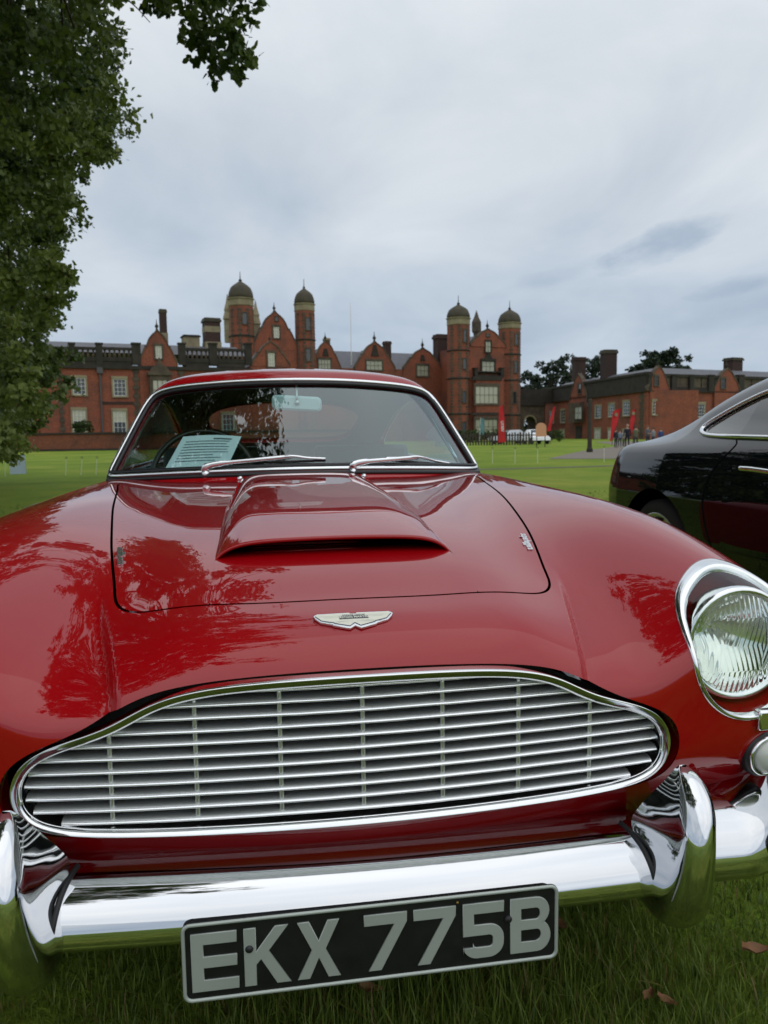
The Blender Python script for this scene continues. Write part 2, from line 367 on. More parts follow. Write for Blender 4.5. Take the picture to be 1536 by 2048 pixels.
# ======================= red car: clipping of dense surface sheets =========
def grad(P, f, e=2e-4):
    g = np.stack([f(P+np.eye(3)[k]*e)-f(P-np.eye(3)[k]*e) for k in range(3)], -1)
    return g/(np.linalg.norm(g, axis=-1, keepdims=True)+1e-12)
def clip_grid(P, N, g, ok=None):
    """keep the part of a grid sheet (n,m,3) where g>0; returns V,N,quads,tris,boundary edges (oriented)"""
    n, m = g.shape; idx = np.arange(n*m).reshape(n, m)
    ins = g > 0
    if ok is not None: ins = ins & ok
    q = np.stack([idx[:-1, :-1], idx[1:, :-1], idx[1:, 1:], idx[:-1, 1:]], -1).reshape(-1, 4)
    fi = ins.ravel(); okf = np.ones(n*m, bool) if ok is None else ok.ravel()
    cnt = fi[q].sum(1); full = q[cnt == 4]; part = q[(cnt > 0) & (cnt < 4) & okf[q].all(1)]
    V = [P.reshape(-1, 3)]; NN = [N.reshape(-1, 3)]; gf = g.ravel(); Pf = V[0]; Nf = NN[0]
    new = {}; newP = []; newN = []; tris = []; quads = []; bnd = []
    def cross(a, b):
        k = (min(a, b), max(a, b))
        if k not in new:
            t = gf[a]/(gf[a]-gf[b]); t = min(max(t, 0.02), .98)
            new[k] = n*m+len(newP); newP.append(Pf[a]+t*(Pf[b]-Pf[a])); nn = Nf[a]+t*(Nf[b]-Nf[a]); newN.append(nn/np.linalg.norm(nn))
        return new[k]
    for c in part:
        poly = []; cr = []
        for i in range(4):
            a, b = c[i], c[(i+1) % 4]
            if fi[a]: poly.append(int(a))
            if fi[a] != fi[b]:
                k = cross(int(a), int(b)); poly.append(k); cr.append((k, bool(fi[a])))
        if len(cr) == 2:
            s, e = (cr[0][0], cr[1][0]) if cr[0][1] else (cr[1][0], cr[0][0])
            bnd.append((s, e))
        if len(poly) == 3: tris.append(poly)
        elif len(poly) == 4: quads.append(poly)
        elif len(poly) == 5: tris.append(poly[:3]); quads.append([poly[0], poly[2], poly[3], poly[4]])
        elif len(poly) == 6: quads.append(poly[:4]); quads.append([poly[0], poly[3], poly[4], poly[5]])
    Vall = np.vstack([V[0], np.array(newP).reshape(-1, 3)]); Nall = np.vstack([NN[0], np.array(newN).reshape(-1, 3)])
    Q = np.vstack([full, np.array(quads, int).reshape(-1, 4)]); T = np.array(tris, int).reshape(-1, 3)
    return Vall, Nall, Q, T, bnd
def add_flange(V, N, Q, bnd, rings, outn):
    """rings: list of functions (P,N,out)->(P2,N2); out = in-surface direction pointing away from the kept part"""
    if not bnd: return V, N, Q
    e = np.array(bnd); vid = np.unique(e); pos = {v: i for i, v in enumerate(vid)}
    out = np.zeros((len(vid), 3))
    d = V[e[:, 1]]-V[e[:, 0]]; o = np.cross(N[e[:, 0]], d)*outn
    for k in range(len(e)):
        for v in e[k]: out[pos[v]] += o[k]
    for _ in range(2):
        o2 = out.copy()
        for a, b in e: o2[pos[a]] += out[pos[b]]; o2[pos[b]] += out[pos[a]]
        out = o2
    out /= np.linalg.norm(out, axis=1)[:, None]+1e-9
    P0, N0 = V[vid], N[vid]; base = len(V); Vs = [V]; Ns = [N]; Qs = [Q]; prev = vid
    for r in rings:
        P2, N2 = r(P0, N0, out); ids = base+np.arange(len(vid)); base += len(vid); Vs.append(P2); Ns.append(N2)
        pm = dict(zip(vid, prev)); im = dict(zip(vid, ids))
        Qs.append(np.array([(pm[b], pm[a], im[a], im[b]) for a, b in e])); prev = ids
    return np.vstack(Vs), np.vstack(Ns), np.vstack(Qs)
def compact(V, N, Fs):
    used = np.unique(np.concatenate([f.ravel() for f in Fs])); mp = np.full(len(V), -1); mp[used] = np.arange(len(used))
    return V[used], N[used], [mp[f] for f in Fs if len(f)]
def unit(a): return a/(np.linalg.norm(a, axis=-1, keepdims=True)+1e-12)
def orient(P, N, Q):
    """faces agree with the normals"""
    if len(Q) == 0: return Q
    c = np.cross(P[Q[:, 1]]-P[Q[:, 0]], P[Q[:, -1]]-P[Q[:, 0]]); s = (c*N[Q].mean(1)).sum(1) < 0
    Q = Q.copy(); Q[s] = Q[s][:, ::-1]; return Q
def sdist(px, py, poly):
    """signed distance to closed polygon, positive inside"""
    poly = np.asarray(poly, float); a = poly; b = np.roll(poly, -1, 0); sh = px.shape; x = px.ravel(); y = py.ravel()
    best = np.full(x.shape, 1e9); inside = np.zeros(x.shape, bool)
    for (ax, ay), (bx, by) in zip(a, b):
        dx, dy = bx-ax, by-ay; l = dx*dx+dy*dy+1e-15
        t = np.clip(((x-ax)*dx+(y-ay)*dy)/l, 0, 1); best = np.minimum(best, (x-ax-t*dx)**2+(y-ay-t*dy)**2)
        c = ((ay > y) != (by > y)) & (x < (bx-ax)*(y-ay)/(by-ay+1e-15)+ax); inside ^= c
    d = np.sqrt(best); return np.where(inside, d, -d).reshape(sh)
def smooth_closed(pts, n=8, it=None):
    """closed uniform cubic B-spline through control points (approximating)"""
    P = np.array(pts, float); out = []; m = len(P)
    for i in range(m):
        p0, p1, p2, p3 = P[i-1], P[i], P[(i+1) % m], P[(i+2) % m]
        for k in range(n):
            t = k/n; out.append((p0*(1-t)**3+p1*(3*t**3-6*t*t+4)+p2*(-3*t**3+3*t*t+3*t+1)+p3*t**3)/6)
    return np.array(out)
def catmull(pts, n=8, closed=False):
    P = np.array(pts, float); m = len(P); out = []
    for i in range(m if closed else m-1):
        if closed: p0, p1, p2, p3 = P[i-1], P[i], P[(i+1) % m], P[(i+2) % m]
        else: p0, p1, p2, p3 = P[max(i-1, 0)], P[i], P[i+1], P[min(i+2, m-1)]
        for k in range(n):
            t = k/n; out.append(.5*(2*p1+(p2-p0)*t+(2*p0-5*p1+4*p2-p3)*t*t+(3*p1-p0-3*p2+p3)*t**3))
    if not closed: out.append(P[-1])
    return np.array(out)
def offset_poly(P, d):
    T = np.roll(P, -1, 0)-np.roll(P, 1, 0); T /= np.linalg.norm(T, axis=1)[:, None]; Nn = np.c_[T[:, 1], -T[:, 0]]
    area = .5*np.sum(P[:, 0]*np.roll(P[:, 1], -1)-np.roll(P[:, 0], -1)*P[:, 1])
    return P+Nn*d*(1 if area > 0 else -1)
def mirror_loop(half):
    """half: list from top centre to bottom centre for x>=0; returns closed loop"""
    h = [tuple(p) for p in half]; l = [(-x, z) for x, z in h if x > 1e-6]
    return h+l[::-1]
# ---- outlines ------------------------------------------------------------
GRILLE_IN = smooth_closed(mirror_loop([(0, .7195), (.07, .719), (.14, .7175), (.205, .7135), (.255, .7055), (.290, .694), (.317, .680), (.342, .6665), (.372, .6545), (.405, .6445), (.438, .633), (.464, .617), (.4785, .593), (.4790, .567), (.468, .545), (.443, .5315), (.40, .5245), (.30, .521), (.15, .5195), (0, .519)]), 6)
OPENING = smooth_closed(mirror_loop([(0, .7315), (.07, .731), (.14, .7295), (.21, .7265), (.265, .7205), (.305, .711), (.338, .697), (.365, .682), (.395, .667), (.428, .6545), (.463, .641), (.492, .621), (.505, .592), (.504, .560), (.491, .533), (.461, .514), (.41, .509), (.30, .5085), (.15, .5085), (0, .508)]), 6)
BONNET = smooth_closed(mirror_loop([(0, .241), (.08, .241), (.16, .2425), (.24, .249), (.30, .258), (.352, .278), (.383, .325), (.392, .385), (.408, .46), (.430, .57), (.450, .69), (.472, .82), (.495, .96), (.522, 1.16), (.552, 1.36), (.578, 1.50), (.56, 1.575), (.46, 1.60), (.2, 1.545), (0, 1.53)]), 6)
HLC = (.642, .722); HLR = .1205
def hl_rad(a): return HLR*(1-.060*np.exp(-((np.mod(a, 2*math.pi)-2.15)/.55)**2))       # the surround is flatter towards the bonnet
WHEEL_Y = (.79, 3.28); WHEEL_Z, ARCH_R = .325, .352
REAR_SPLIT = 1.72
def rear_part(p): return np.maximum(p[..., 1]-REAR_SPLIT, np.minimum(p[..., 1]-1.30, .80-p[..., 2]))      # the door skin belongs to the rear sheet
car = empty('sports_car', (0, 0, 0), 0, 'glossy dark red classic sports coupe seen from its nose, chrome grille and bumper', 'car')
def body_fields(P):
    x, y, z = P[..., 0], P[..., 1], P[..., 2]
    g = np.full(x.shape, .5)
    m = (y < .32) & (np.abs(x) < .60) & (z > .4) & (z < .8)
    gg = np.full(x.shape, -.5); gg[m] = sdist(x[m], z[m], OPENING); g_open = -gg
    m = (y < 1.7) & (z > .70) & (np.abs(x) < .66); gg = np.full(x.shape, -.5); gg[m] = sdist(x[m], y[m], BONNET); g_bon = -gg-.0028
    r = np.hypot(np.abs(x)-HLC[0], z-HLC[1])-hl_rad(np.arctan2(z-HLC[1], np.abs(x)-HLC[0])); g_hl = np.where(y < .5, r, .5)
    ga = np.full(x.shape, .5)
    for wy in WHEEL_Y:
        ga = np.minimum(ga, np.where(np.abs(x) > .45, np.hypot(y-wy, z-WHEEL_Z)-ARCH_R, .5))
    return g_open, g_bon, g_hl, ga
def ringf(dn, do, wn, wo):
    def f(P, N, o): return P-N*dn+o*do, unit(N*wn+o*wo)
    return f
def make_sheet(P, N, ok, fields, flanges):
    """clip successively with several fields, each with its own flange"""
    V = P; parts = []
    g = np.minimum.reduce([f for f in fields]); which = np.argmin(np.stack(fields, -1), -1).ravel()
    V, Nn, Q, T, bnd = clip_grid(P, N, g, ok)
    m0 = P.shape[0]*P.shape[1]
    # boundary edges sorted by the field that made them
    Pg = P.reshape(-1, 3); groups = {}
    if bnd:
        mid = np.array([(V[a]+V[b])/2 for a, b in bnd])
        for k in range(len(fields)): groups[k] = []
        vals = np.stack([np.abs(ff(mid)) for ff in flanges['eval']], -1); w = np.argmin(vals, -1)
        for e, k in zip(bnd, w): groups[k].append(e)
    Q = orient(V, Nn, Q); T = orient(V, Nn, T)
    for k, rings in flanges['rings'].items():
        if groups.get(k):
            n0 = len(Q); V, Nn, Q = add_flange(V, Nn, Q, groups[k], rings, flanges.get('sign', 1))
            Q[n0:] = orient(V, Nn, Q[n0:])
    return V, Nn, Q, T
def build_body():
    # front sheet: rays fanned from a line inside the engine bay
    na, nb = 430, 430
    a = np.linspace(-1, 1, na)[:, None]; th = np.linspace(R_(-34), R_(148), nb)[None, :]
    psi = R_(86)*np.sign(a)*np.abs(a)**2.2; x0 = .56*a
    O = np.stack(np.broadcast_arrays(x0+0*th, .95+0*a*th, .28+0*a*th), -1)
    D = np.stack(np.broadcast_arrays(np.sin(psi)+0*th, -np.cos(psi)*np.cos(th), np.cos(psi)*np.sin(th)), -1)
    P, ok = raycast(O, D, None, 0.02, 1.25, 30); N = grad(P, G)
    fo, fb, fh, fa = body_fields(P)
    f_rear = -rear_part(P)-.001; f_bot = P[..., 2]-.235
    ev = [lambda p: body_fields(p)[0], lambda p: body_fields(p)[1], lambda p: body_fields(p)[2], lambda p: body_fields(p)[3], lambda p: rear_part(p), lambda p: p[:, 2]-.235]
    def grille_ring(d, r, w):
        def f(P, N, o): return P+np.array([0, d, 0])+o*r, unit(N*(1-w)+o*w)
        return f
    rings = {0: [ringf(.0022, .0012, .75, .65), ringf(.006, .003, .35, .9), grille_ring(.055, .004, 1.0)],
             1: [ringf(.0010, .0009, .7, .7), ringf(.014, .0009, 0, 1)],
             2: [ringf(.03, .0, 0, 1)],
             3: [ringf(.006, .004, .5, .8), lambda P, N, o: (P-np.sign(P[:, :1])*np.array([[.09, 0, 0]]), unit(o))]}
    V, Nn, Q, T = make_sheet(P, N, ok, [fo, fb, fh, fa, f_rear, f_bot], {'eval': ev, 'rings': rings})
    V, Nn, F = compact(V, Nn, [Q, T])
    mesh_np('front_wings', V, F, M['red'], car, Nn)
    # rear sheet: rays from the centre line
    ny, nt = 210, 190
    y = np.linspace(1.25, 4.50, ny)[:, None]; t = np.linspace(-R_(36), R_(216), nt)[None, :]
    O = np.stack(np.broadcast_arrays(0*t+0*y, y+0*t, .52+0*y*t), -1)
    dy = np.where(y > 4.0, (y-4.0)*1.6, 0)
    D = np.stack(np.broadcast_arrays(np.cos(t)+0*y, dy+0*t, np.sin(t)+0*y), -1)
    P, ok = raycast(O, D, None, 0.02, 1.6, 30); N = grad(P, G)
    _, fb, _, fa = body_fields(P); f_bot = P[..., 2]-.235
    # hole under the cabin
    hole = -sdist(P[..., 0], P[..., 1], CABIN_HOLE); hole = np.where(P[..., 2] > .8, hole, .5)
    ev = [lambda p: body_fields(p)[3], lambda p: p[:, 2]-.235, lambda p: np.where(p[:, 2] > .8, sdist(p[:, 0], p[:, 1], CABIN_HOLE), .5), lambda p: body_fields(p)[1], lambda p: rear_part(p)]
    V, Nn, Q, T = make_sheet(P, N, ok, [fa, f_bot, hole, fb, rear_part(P)-.001], {'eval': ev, 'rings': {0: rings[3], 3: rings[1]}})
    V, Nn, F = compact(V, Nn, [Q, T]); mesh_np('rear_body', V, F, M['red'], car, Nn)
    # bonnet: vertical rays on a fine plan grid
    nx, ny = 330, 380
    x = np.linspace(-.60, .60, nx)[:, None]; y = np.linspace(.225, 1.62, ny)[None, :]
    out_b = sdist(np.broadcast_to(x, (nx, ny)), np.broadcast_to(y, (nx, ny)), BONNET)-.0022
    allV = []; allN = []; Fq = []; Ft = []; base = 0
    mouth = lambda p: np.maximum(np.abs(p[..., 0])-bulge_w(p[..., 1]), p[..., 1]-MOUTH_Y-.10*np.abs(p[..., 0]/.224)**6*0)
    for kind in (0, 1):
        Hf = H1 if kind == 0 else H2
        O = np.stack(np.broadcast_arrays(x, y, 1.10+0*x*y), -1); D = np.zeros_like(O); D[..., 2] = -1
        P, ok = raycast(O, D, Hf, 0.0, .75, 12); N = grad(P, lambda p: G(p, Hf)); N = np.where(N[..., 2:] < 0, -N, N)
        fm = mouth(P)
        if kind == 0:
            lip = [lambda P, N, o: (P+np.array([0, -.003, -.0015]), unit(N+np.array([0, -1., 0]))), lambda P, N, o: (P+np.array([0, -.0035, -.0045]), unit(N*.15+np.array([0, -1., -.2]))),
                   lambda P, N, o: (P+np.array([0, -.001, -.008]), unit(np.array([0, -.6, -1.])+0*N)), lambda P, N, o: (P+np.array([0, .20, -.012]), np.array([0, 0, -1.])+0*N)]
            def ev1(p): return np.where(p[:, 1] < MOUTH_Y+.02, mouth(p), 9)
            V, Nn, Q, T = make_sheet(P, N, ok, [out_b, fm], {'eval': [lambda p: sdist(p[:, 0], p[:, 1], BONNET)-.0022, lambda p: np.where(np.abs(p[:, 1]-MOUTH_Y) < .004, mouth(p), 9)], 'rings': {0: rings[1], 1: lip}})
        else:
            f2 = np.minimum(bulge_w(P[..., 1])-np.abs(P[..., 0]), .96-P[..., 1])
            V, Nn, Q, T = make_sheet(P, N, ok, [out_b, f2], {'eval': [lambda p: sdist(p[:, 0], p[:, 1], BONNET)-.0022, lambda p: .0*p[:, 0]+1e-3], 'rings': {0: rings[1]}})
        if kind == 0:
            sel = np.where((V[:, 1] < MOUTH_Y-.004) & (np.abs(np.abs(V[:, 0])-bulge_w(V[:, 1])) < .007) & (V[:, 2] > Hz(V[:, 0], V[:, 1])-.004))[0]
            O2 = V[sel].copy(); O2[:, 2] = 1.1; D2 = np.zeros_like(O2); D2[:, 2] = -1
            q, _ = raycast(O2, D2, None, 0, .75, 12); V[sel] = q; Nn[sel] = grad(q, G)
        allV.append(V); allN.append(Nn); Fq.append(Q+base); Ft.append(T+base); base += len(V)
    V, Nn, F = compact(np.vstack(allV), np.vstack(allN), [np.vstack(Fq), np.vstack([t for t in Ft if len(t)])])
    return mesh_np('bonnet', V, F, M['red'], car, Nn)
CABIN_HOLE = smooth_closed(mirror_loop([(0, 1.66), (.3, 1.68), (.52, 1.76), (.60, 1.88), (.625, 2.2), (.62, 2.7), (.57, 3.1), (.45, 3.4), (.25, 3.5), (0, 3.55)]), 5)
bonnet = build_body()
# dark tub under the panels so that gaps and holes look into shade
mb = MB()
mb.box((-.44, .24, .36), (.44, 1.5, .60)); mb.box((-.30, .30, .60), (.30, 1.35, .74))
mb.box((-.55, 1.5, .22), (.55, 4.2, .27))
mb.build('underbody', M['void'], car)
M['bright_alu'] = mat('polished_aluminium', (.86, .87, .88), .16, 1.0)
# ======================= red car: grille ====================================
def on_body(x, z, dy=0.0, f=None, y0=-.4):
    """points of the body surface seen from the front at (x,z)"""
    x = np.asarray(x, float); z = np.asarray(z, float)
    O = np.stack([x, 0*x+y0, z], -1); D = np.zeros_like(O); D[:, 1] = 1
    P, ok = raycast(O, D, None, 0, 1.0, 60, f); return P+np.array([0, dy, 0])
gy = lambda x: .062+.155*np.asarray(x)**2
def frame_ring(outl_in, outl_out, y_in, y_out, name):
    """rounded chrome frame between two outlines"""
    n = len(outl_in); A = outl_out; B = outl_in; secs = []
    for t, lift in ((0, .012), (0.0, -.004), (.03, -.0078), (.10, -.0098), (.18, -.0096), (.45, -.0086), (.75, -.0070), (.95, -.0054), (1.0, -.003), (1.0, .03)):
        p = A+(B-A)*t; y = gy(p[:, 0])+lift; secs.append(np.c_[p[:, 0], y, p[:, 1]])
    Pg = np.stack(secs, 1); Pg = np.concatenate([Pg, Pg[:1]], 0)
    m = MB(); m.grid(Pg); return m.build(name, M['chrome2'], car, smooth=True)
fw_ = (.0068+.0060*sstep((GRILLE_IN[:, 1]-.525)/.07))[:, None]
frame_ring(offset_poly(GRILLE_IN, -.0005), GRILLE_IN+(offset_poly(GRILLE_IN, 1.0)-GRILLE_IN)*fw_, 0, 0, 'grille_frame')
# thin bright bead inside the frame
bd = GRILLE_IN
MB().tube(np.c_[bd[:, 0], gy(bd[:, 0])+.001, bd[:, 1]], .0016, 6, closed=True).build('grille_bead', M['chrome2'], car, smooth=True)
def outline_span(z):
    xs = GRILLE_IN[:, 0]; zs = GRILLE_IN[:, 1]; c = []
    for i in range(len(xs)):
        j = (i+1) % len(xs)
        if (zs[i] > z) != (zs[j] > z): c.append(xs[i]+(xs[j]-xs[i])*(z-zs[i])/(zs[j]-zs[i]))
    return max(abs(v) for v in c) if c else 0
for k in range(11):
    z = .5300+.01835*k; xm = outline_span(z)
    if k == 10: xm = min(xm, .20)
    xm -= .004
    n = 41; xs = np.linspace(-xm, xm, n); wob = rng.normal(0, .00045, n); wob = np.convolve(np.r_[wob[:4], wob, wob[-4:]], np.ones(9)/9, 'valid')*1.8
    # blade: thin rounded nose, flat top running back and slightly down
    prof = [(-.0016, -.0020), (-.0034, -.0009), (-.0034, .0007), (-.0018, .0022), (.0008, .0036), (.0045, .0050), (.0090, .0060), (.015, .0061), (.024, .0050), (.046, .0010), (.046, -.0005), (.016, .0010), (.002, -.0026)]
    Pg = np.stack([np.c_[xs, gy(xs)+.008+a, z+b+wob] for a, b in prof]+[np.c_[xs, gy(xs)+.008+prof[0][0], z+prof[0][1]+wob]], 1)
    m = MB(); m.grid(Pg); m.mi = [1 if 3 <= i % len(prof) <= 11 else 0 for i in range(len(m.f))]; m.build('grille_slat', [M['bright_alu'], M['alu']], car, smooth=True)
for i in range(-3, 4):
    x = .1187*i; zt = max([zz for zz in np.linspace(.53, .718, 200) if outline_span(zz) > abs(x)] or [.6])
    m = MB(); zs = np.linspace(.526, zt-.002, 24)
    m.tube([(x, gy(x)+.0135, zz) for zz in zs], .0036, 8); m.build('grille_rod', M['alu_dull'], car, smooth=True)
m = MB(); xs = np.linspace(-.485, .485, 41); zt_ = np.interp(np.abs(xs), [0, .2, .28, .33, .40, .46, .485], [.728, .722, .706, .684, .655, .632, .60])
Pg = np.stack([np.c_[xs, gy(xs)+.075, 0*xs+.505], np.c_[xs, gy(xs)+.075, zt_]], 1); m.grid(Pg); m.build('radiator_screen', M['mesh_black'], car)
# ======================= bumper ============================================
def BZ(x): return .008-.0178*x      # the bumper sits a little askew on the car, higher on the driver's side
def bump_y(x):
    ax = np.abs(x); return -.008+.06*ax**2+np.where(ax > .58, 2.2*(ax-.58)**1.7, 0)-np.where(ax > .46, .06*(ax-.46), 0)
def bumper_section():
    # top flat, long gentle roll, tighter nose, turned-in lip: (angle of the normal from vertical, arc length)
    pts = [(.150, .449), (.128, .4575)]; y, z = .100, .4600; pts.append((y, z)); f0 = -4.0
    for f1, L_ in ((10, .026), (30, .036), (74, .047), (93, .021)):
        n = 5
        for k in range(n): f = R_(f0+(f1-f0)*(k+.5)/n); y -= math.cos(f)*L_/n; z -= math.sin(f)*L_/n; pts.append((y, z))
        f0 = f1
    pts += [(y+.005, z-.006), (y+.012, z-.009), (y+.03, z-.010)]; m0 = min(q[0] for q in pts); return [(a-m0, b) for a, b in pts]
BPROF = bumper_section(); BCTR = (.066, .400)
def bumper_piece(xs, name='bumper'):
    cols = []
    for x in xs:
        d = 1e-3; t = np.array([2*d, bump_y(x+d)-bump_y(x-d)]); t /= np.linalg.norm(t); nrm = np.array([-t[1], t[0]])   # pointing rearwards
        y0 = float(bump_y(x)); zc = .018 if abs(x) > .46 else 0; k = 1.0
        cols.append([(x+nrm[0]*a*k, y0+nrm[1]*a*k, (b-.41)*(1+.22*(abs(x) > .46))+.41+zc+BZ(x)) for a, b in BPROF])
    Pg = catmull2(np.array(cols)); m = MB(); m.grid(Pg); return m.build(name, M['chrome'], car, smooth=True)
def catmull2(Pg, n=3):
    return np.stack([catmull(Pg[i], n) for i in range(len(Pg))], 0)
bumper_piece(np.linspace(-.452, .452, 48), 'bumper')
for s in (1, -1):
    xs = .475+(.80-.475)*np.linspace(0, 1, 26)
    bumper_piece(s*xs if s > 0 else (s*xs)[::-1], 'bumper_corner')
# ======================= overriders ========================================
def overrider(s):
    root = MB(); zs = .345+(np.array([.332, .336, .346, .364, .388, .412, .436, .460, .485, .508, .530, .550, .566, .576, .581])-.332)*.912
    fy = np.array([.012, -.012, -.034, -.051, -.061, -.0655, -.0668, -.0665, -.0645, -.0600, -.0525, -.0390, -.0180, .002, .022])     # front line
    hw = np.array([.010, .020, .029, .0350, .0365, .0340, .0305, .0280, .0268, .0262, .0250, .0225, .0185, .0125, .005])
    fl = np.array([.000, .000, .000, .000, .000, .002, .008, .020, .027, .019, .012, .008, .004, .002, .000])         # flare on the inner side
    fo = fl*.25; cx = np.array([.447, .447, .448, .450, .452, .454, .456, .458, .4605, .463, .467, .470, .473, .4745, .475])
    Pg = []
    bk = np.array([.050, .052, .052, .052, .052, .052, .052, .052, .051, .047, .039, .030, .026, .027, .030])
    for z, y, w, f1, f2, c0, back in zip(zs, fy, hw, fl, fo, cx, bk):
        row = []
        for t in np.linspace(0, 1, 9): row.append((-w-f1*(1-t)**1.35, back+(y+w*1.25-back)*t))
        for a in np.linspace(-90, 90, 19)[1:-1]:
            row.append((w*math.sin(R_(a)), y+w*1.25-w*1.25*math.cos(R_(a))))
        for t in np.linspace(1, 0, 9): row.append((w+f2*(1-t)**1.5, back+(y+w*1.25-back)*t))
        Pg.append([(s*(c0+a), b, z+BZ(s*.46)) for a, b in row])
    Pg = np.array(Pg)
    Pg = np.stack([catmull(Pg[:, j], 4) for j in range(Pg.shape[1])], 1)
    root.grid(np.concatenate([Pg, Pg[:, :1]], 1), flip=s < 0)
    o = root.build('overrider', M['chrome'], car, smooth=True)
    # rubber joint against the bumper
    n_ = len(BPROF); pts = []
    for k in range(4, n_-2):
        t = (k-4)/(n_-7); x = .4035+.027*t; a_, b_ = BPROF[k]; pts.append((s*x, float(bump_y(x))+a_, b_+BZ(s*x)))
    pts = np.array(pts); ctr_ = np.array([0, float(bump_y(.42))+BCTR[0], BCTR[1]+BZ(s*.42)]); out_ = unit((pts-ctr_)*np.array([0, 1, 1])); MB().tube(catmull(pts+out_*.0002, 3), .0040, 8).build('rubber_joint', M['rubber'], car, smooth=True)
for s in (-1, 1): overrider(s)
# mounting holes in the valance
for s in (-1, 1):
    p = on_body([s*.348], [.443])[0]; m = MB(); m.lathe([(.0065, .006), (.0068, -.001), (.0052, -.0022), (.0045, .004)], 16, lambda q: (p[0]+q[0], p[1]+q[2], p[2]+q[1]))
    m.build('grommet', M['rubber'], car, smooth=True)
# ======================= number plate ======================================
plate = link('number_plate', bpy.data.meshes.new('number_plate'), car)
PW, PH = .520, .111
def rrect(w, h, r, n=6):
    P = []
    for cx, cz, a0 in ((w/2-r, h/2-r, 0), (-w/2+r, h/2-r, 90), (-w/2+r, -h/2+r, 180), (w/2-r, -h/2+r, 270)):
        for k in range(n+1): a = R_(a0+90*k/n); P.append((cx+r*math.cos(a), cz+r*math.sin(a)))
    return P
PZ = .3790; PX = .0035; PY = -.0155
PM = lambda p: (PX+p[0], PY+p[2], PZ+p[1])
m = MB(); m.prism(rrect(PW, PH, .012), 0, .0022, PM)
me = m.build('number_plate', M['plate_black']).data; tmp = [o for o in bpy.data.objects if o.data == me][0]
plate.data = me; bpy.data.objects.remove(tmp)
ro = np.array(rrect(PW, PH, .012)); ri = np.array(rrect(PW-.0105, PH-.0105, .0075)); rm = (ro+ri)/2
Pg = np.stack([np.c_[PX+q[:, 0], PY+l+0*q[:, 0], PZ+q[:, 1]] for q, l in ((ro, .0015), (ro+(rm-ro)*.15, -.0016), (rm, -.0026), (ri+(rm-ri)*.3, -.0018), (ri, .0004))], 1)
Pg = np.concatenate([Pg, Pg[:1]], 0); m = MB(); m.grid(Pg, flip=True); m.build('plate_rim', M['plate_silver'], plate, smooth=True)
def curve_mesh(name, loops, M4, extrude, bevel, material, parent):
    cu = bpy.data.curves.new(name, 'CURVE'); cu.dimensions = '2D'; cu.fill_mode = 'BOTH'; cu.extrude = extrude; cu.bevel_depth = bevel; cu.bevel_resolution = 1
    for lp in loops:
        sp = cu.splines.new('POLY'); sp.points.add(len(lp)-1)
        for i, (a, b) in enumerate(lp): sp.points[i].co = (a, b, 0, 1)
        sp.use_cyclic_u = True
    tmp = bpy.data.objects.new('tmp', cu); COL.objects.link(tmp); bpy.context.view_layer.update()
    me = bpy.data.meshes.new_from_object(tmp.evaluated_get(bpy.context.evaluated_depsgraph_get())); bpy.data.objects.remove(tmp); me.name = name
    me.transform(M4); me.materials.clear(); me.materials.append(material)
    return link(name, me, parent)
def arc(cx, cz, rx, rz, a0, a1, n=8): return [(cx+rx*math.cos(R_(a0+(a1-a0)*k/n)), cz+rz*math.sin(R_(a0+(a1-a0)*k/n))) for k in range(n+1)]
CH, ST = .0802, .0147     # letter height and stroke
def glyph(c, w):
    h = CH; s = ST
    if c == 'E': return [[(0, 0), (w, 0), (w, s), (s, s), (s, h/2-s/2), (w*.97, h/2-s/2), (w*.97, h/2+s/2), (s, h/2+s/2), (s, h-s), (w*.97, h-s), (w*.97, h), (0, h)]]
    if c == 'K': return [[(0, 0), (s, 0), (s, h*.36), (s+.007, h*.46), (w-s*1.05, 0), (w+.002, 0), (s+.0165, h*.585), (w-.001, h), (w-s*1.15, h), (s, h*.56), (s, h), (0, h)]]
    if c == 'X': k = s*1.05; return [[(0, 0), (k, 0), (w/2, h*.37), (w-k, 0), (w, 0), (w/2+k*.56, h*.5), (w-.001, h), (w-k, h), (w/2, h*.635), (k, h), (.001, h), (w/2-k*.56, h*.5)]]
    if c == '7': return [[(w*.10, 0), (w*.10+s*1.12, 0), (w, h-s*.9), (w, h), (0, h), (0, h-s), (w-s*1.10, h-s)]]
    if c == '5':
        r = .021; ri = r-s
        o = [(0, h), (w, h), (w, h-s), (s, h-s), (s, h*.60)] + [(w-r, h*.60)] + arc(w-r, h*.60-r, r, r, 90, 0) + arc(w-r, r, r, r, 0, -90)[0:] + arc(r*.95, r*.95, r*.95, r*.95, 270, 180)
        o += [(0, s*1.02), (s, s*1.02)] + arc(s+ri*.9, s+ri*.55, ri*.9, ri*.55, 180, 270, 4) + arc(w-r, r, ri, ri, -90, 0) + arc(w-r, h*.60-r, ri, ri, 0, 90) + [(0, h*.60-s)]
        return [o]
    if c == 'B':
        r1 = h*.285; r2 = h*.255; x1 = w-.0195; x2 = w-.0205
        top = h; midz = 2*r1
        o = [(0, 0), (x1, 0)] + arc(x1, r1, .0195, r1, -90, 68, 10) + arc(x2, h-r2, .0185, r2, -62, 90, 10) + [(0, h)]
        i1 = [(s, s), (x1, s)] + arc(x1, (s+h*.5-s*.5)/2+.001, .0065, (h*.5-s*1.5)/2, -90, 90, 8) + [(s, h*.5-s*.5+.001)]
        i2 = [(s, h*.5+s*.5), (x2, h*.5+s*.5)] + arc(x2, (h*.5+s*.5+h-s)/2, .006, (h*.5-s*1.5)/2, -90, 90, 8) + [(s, h-s)]
        return [o, i1, i2]


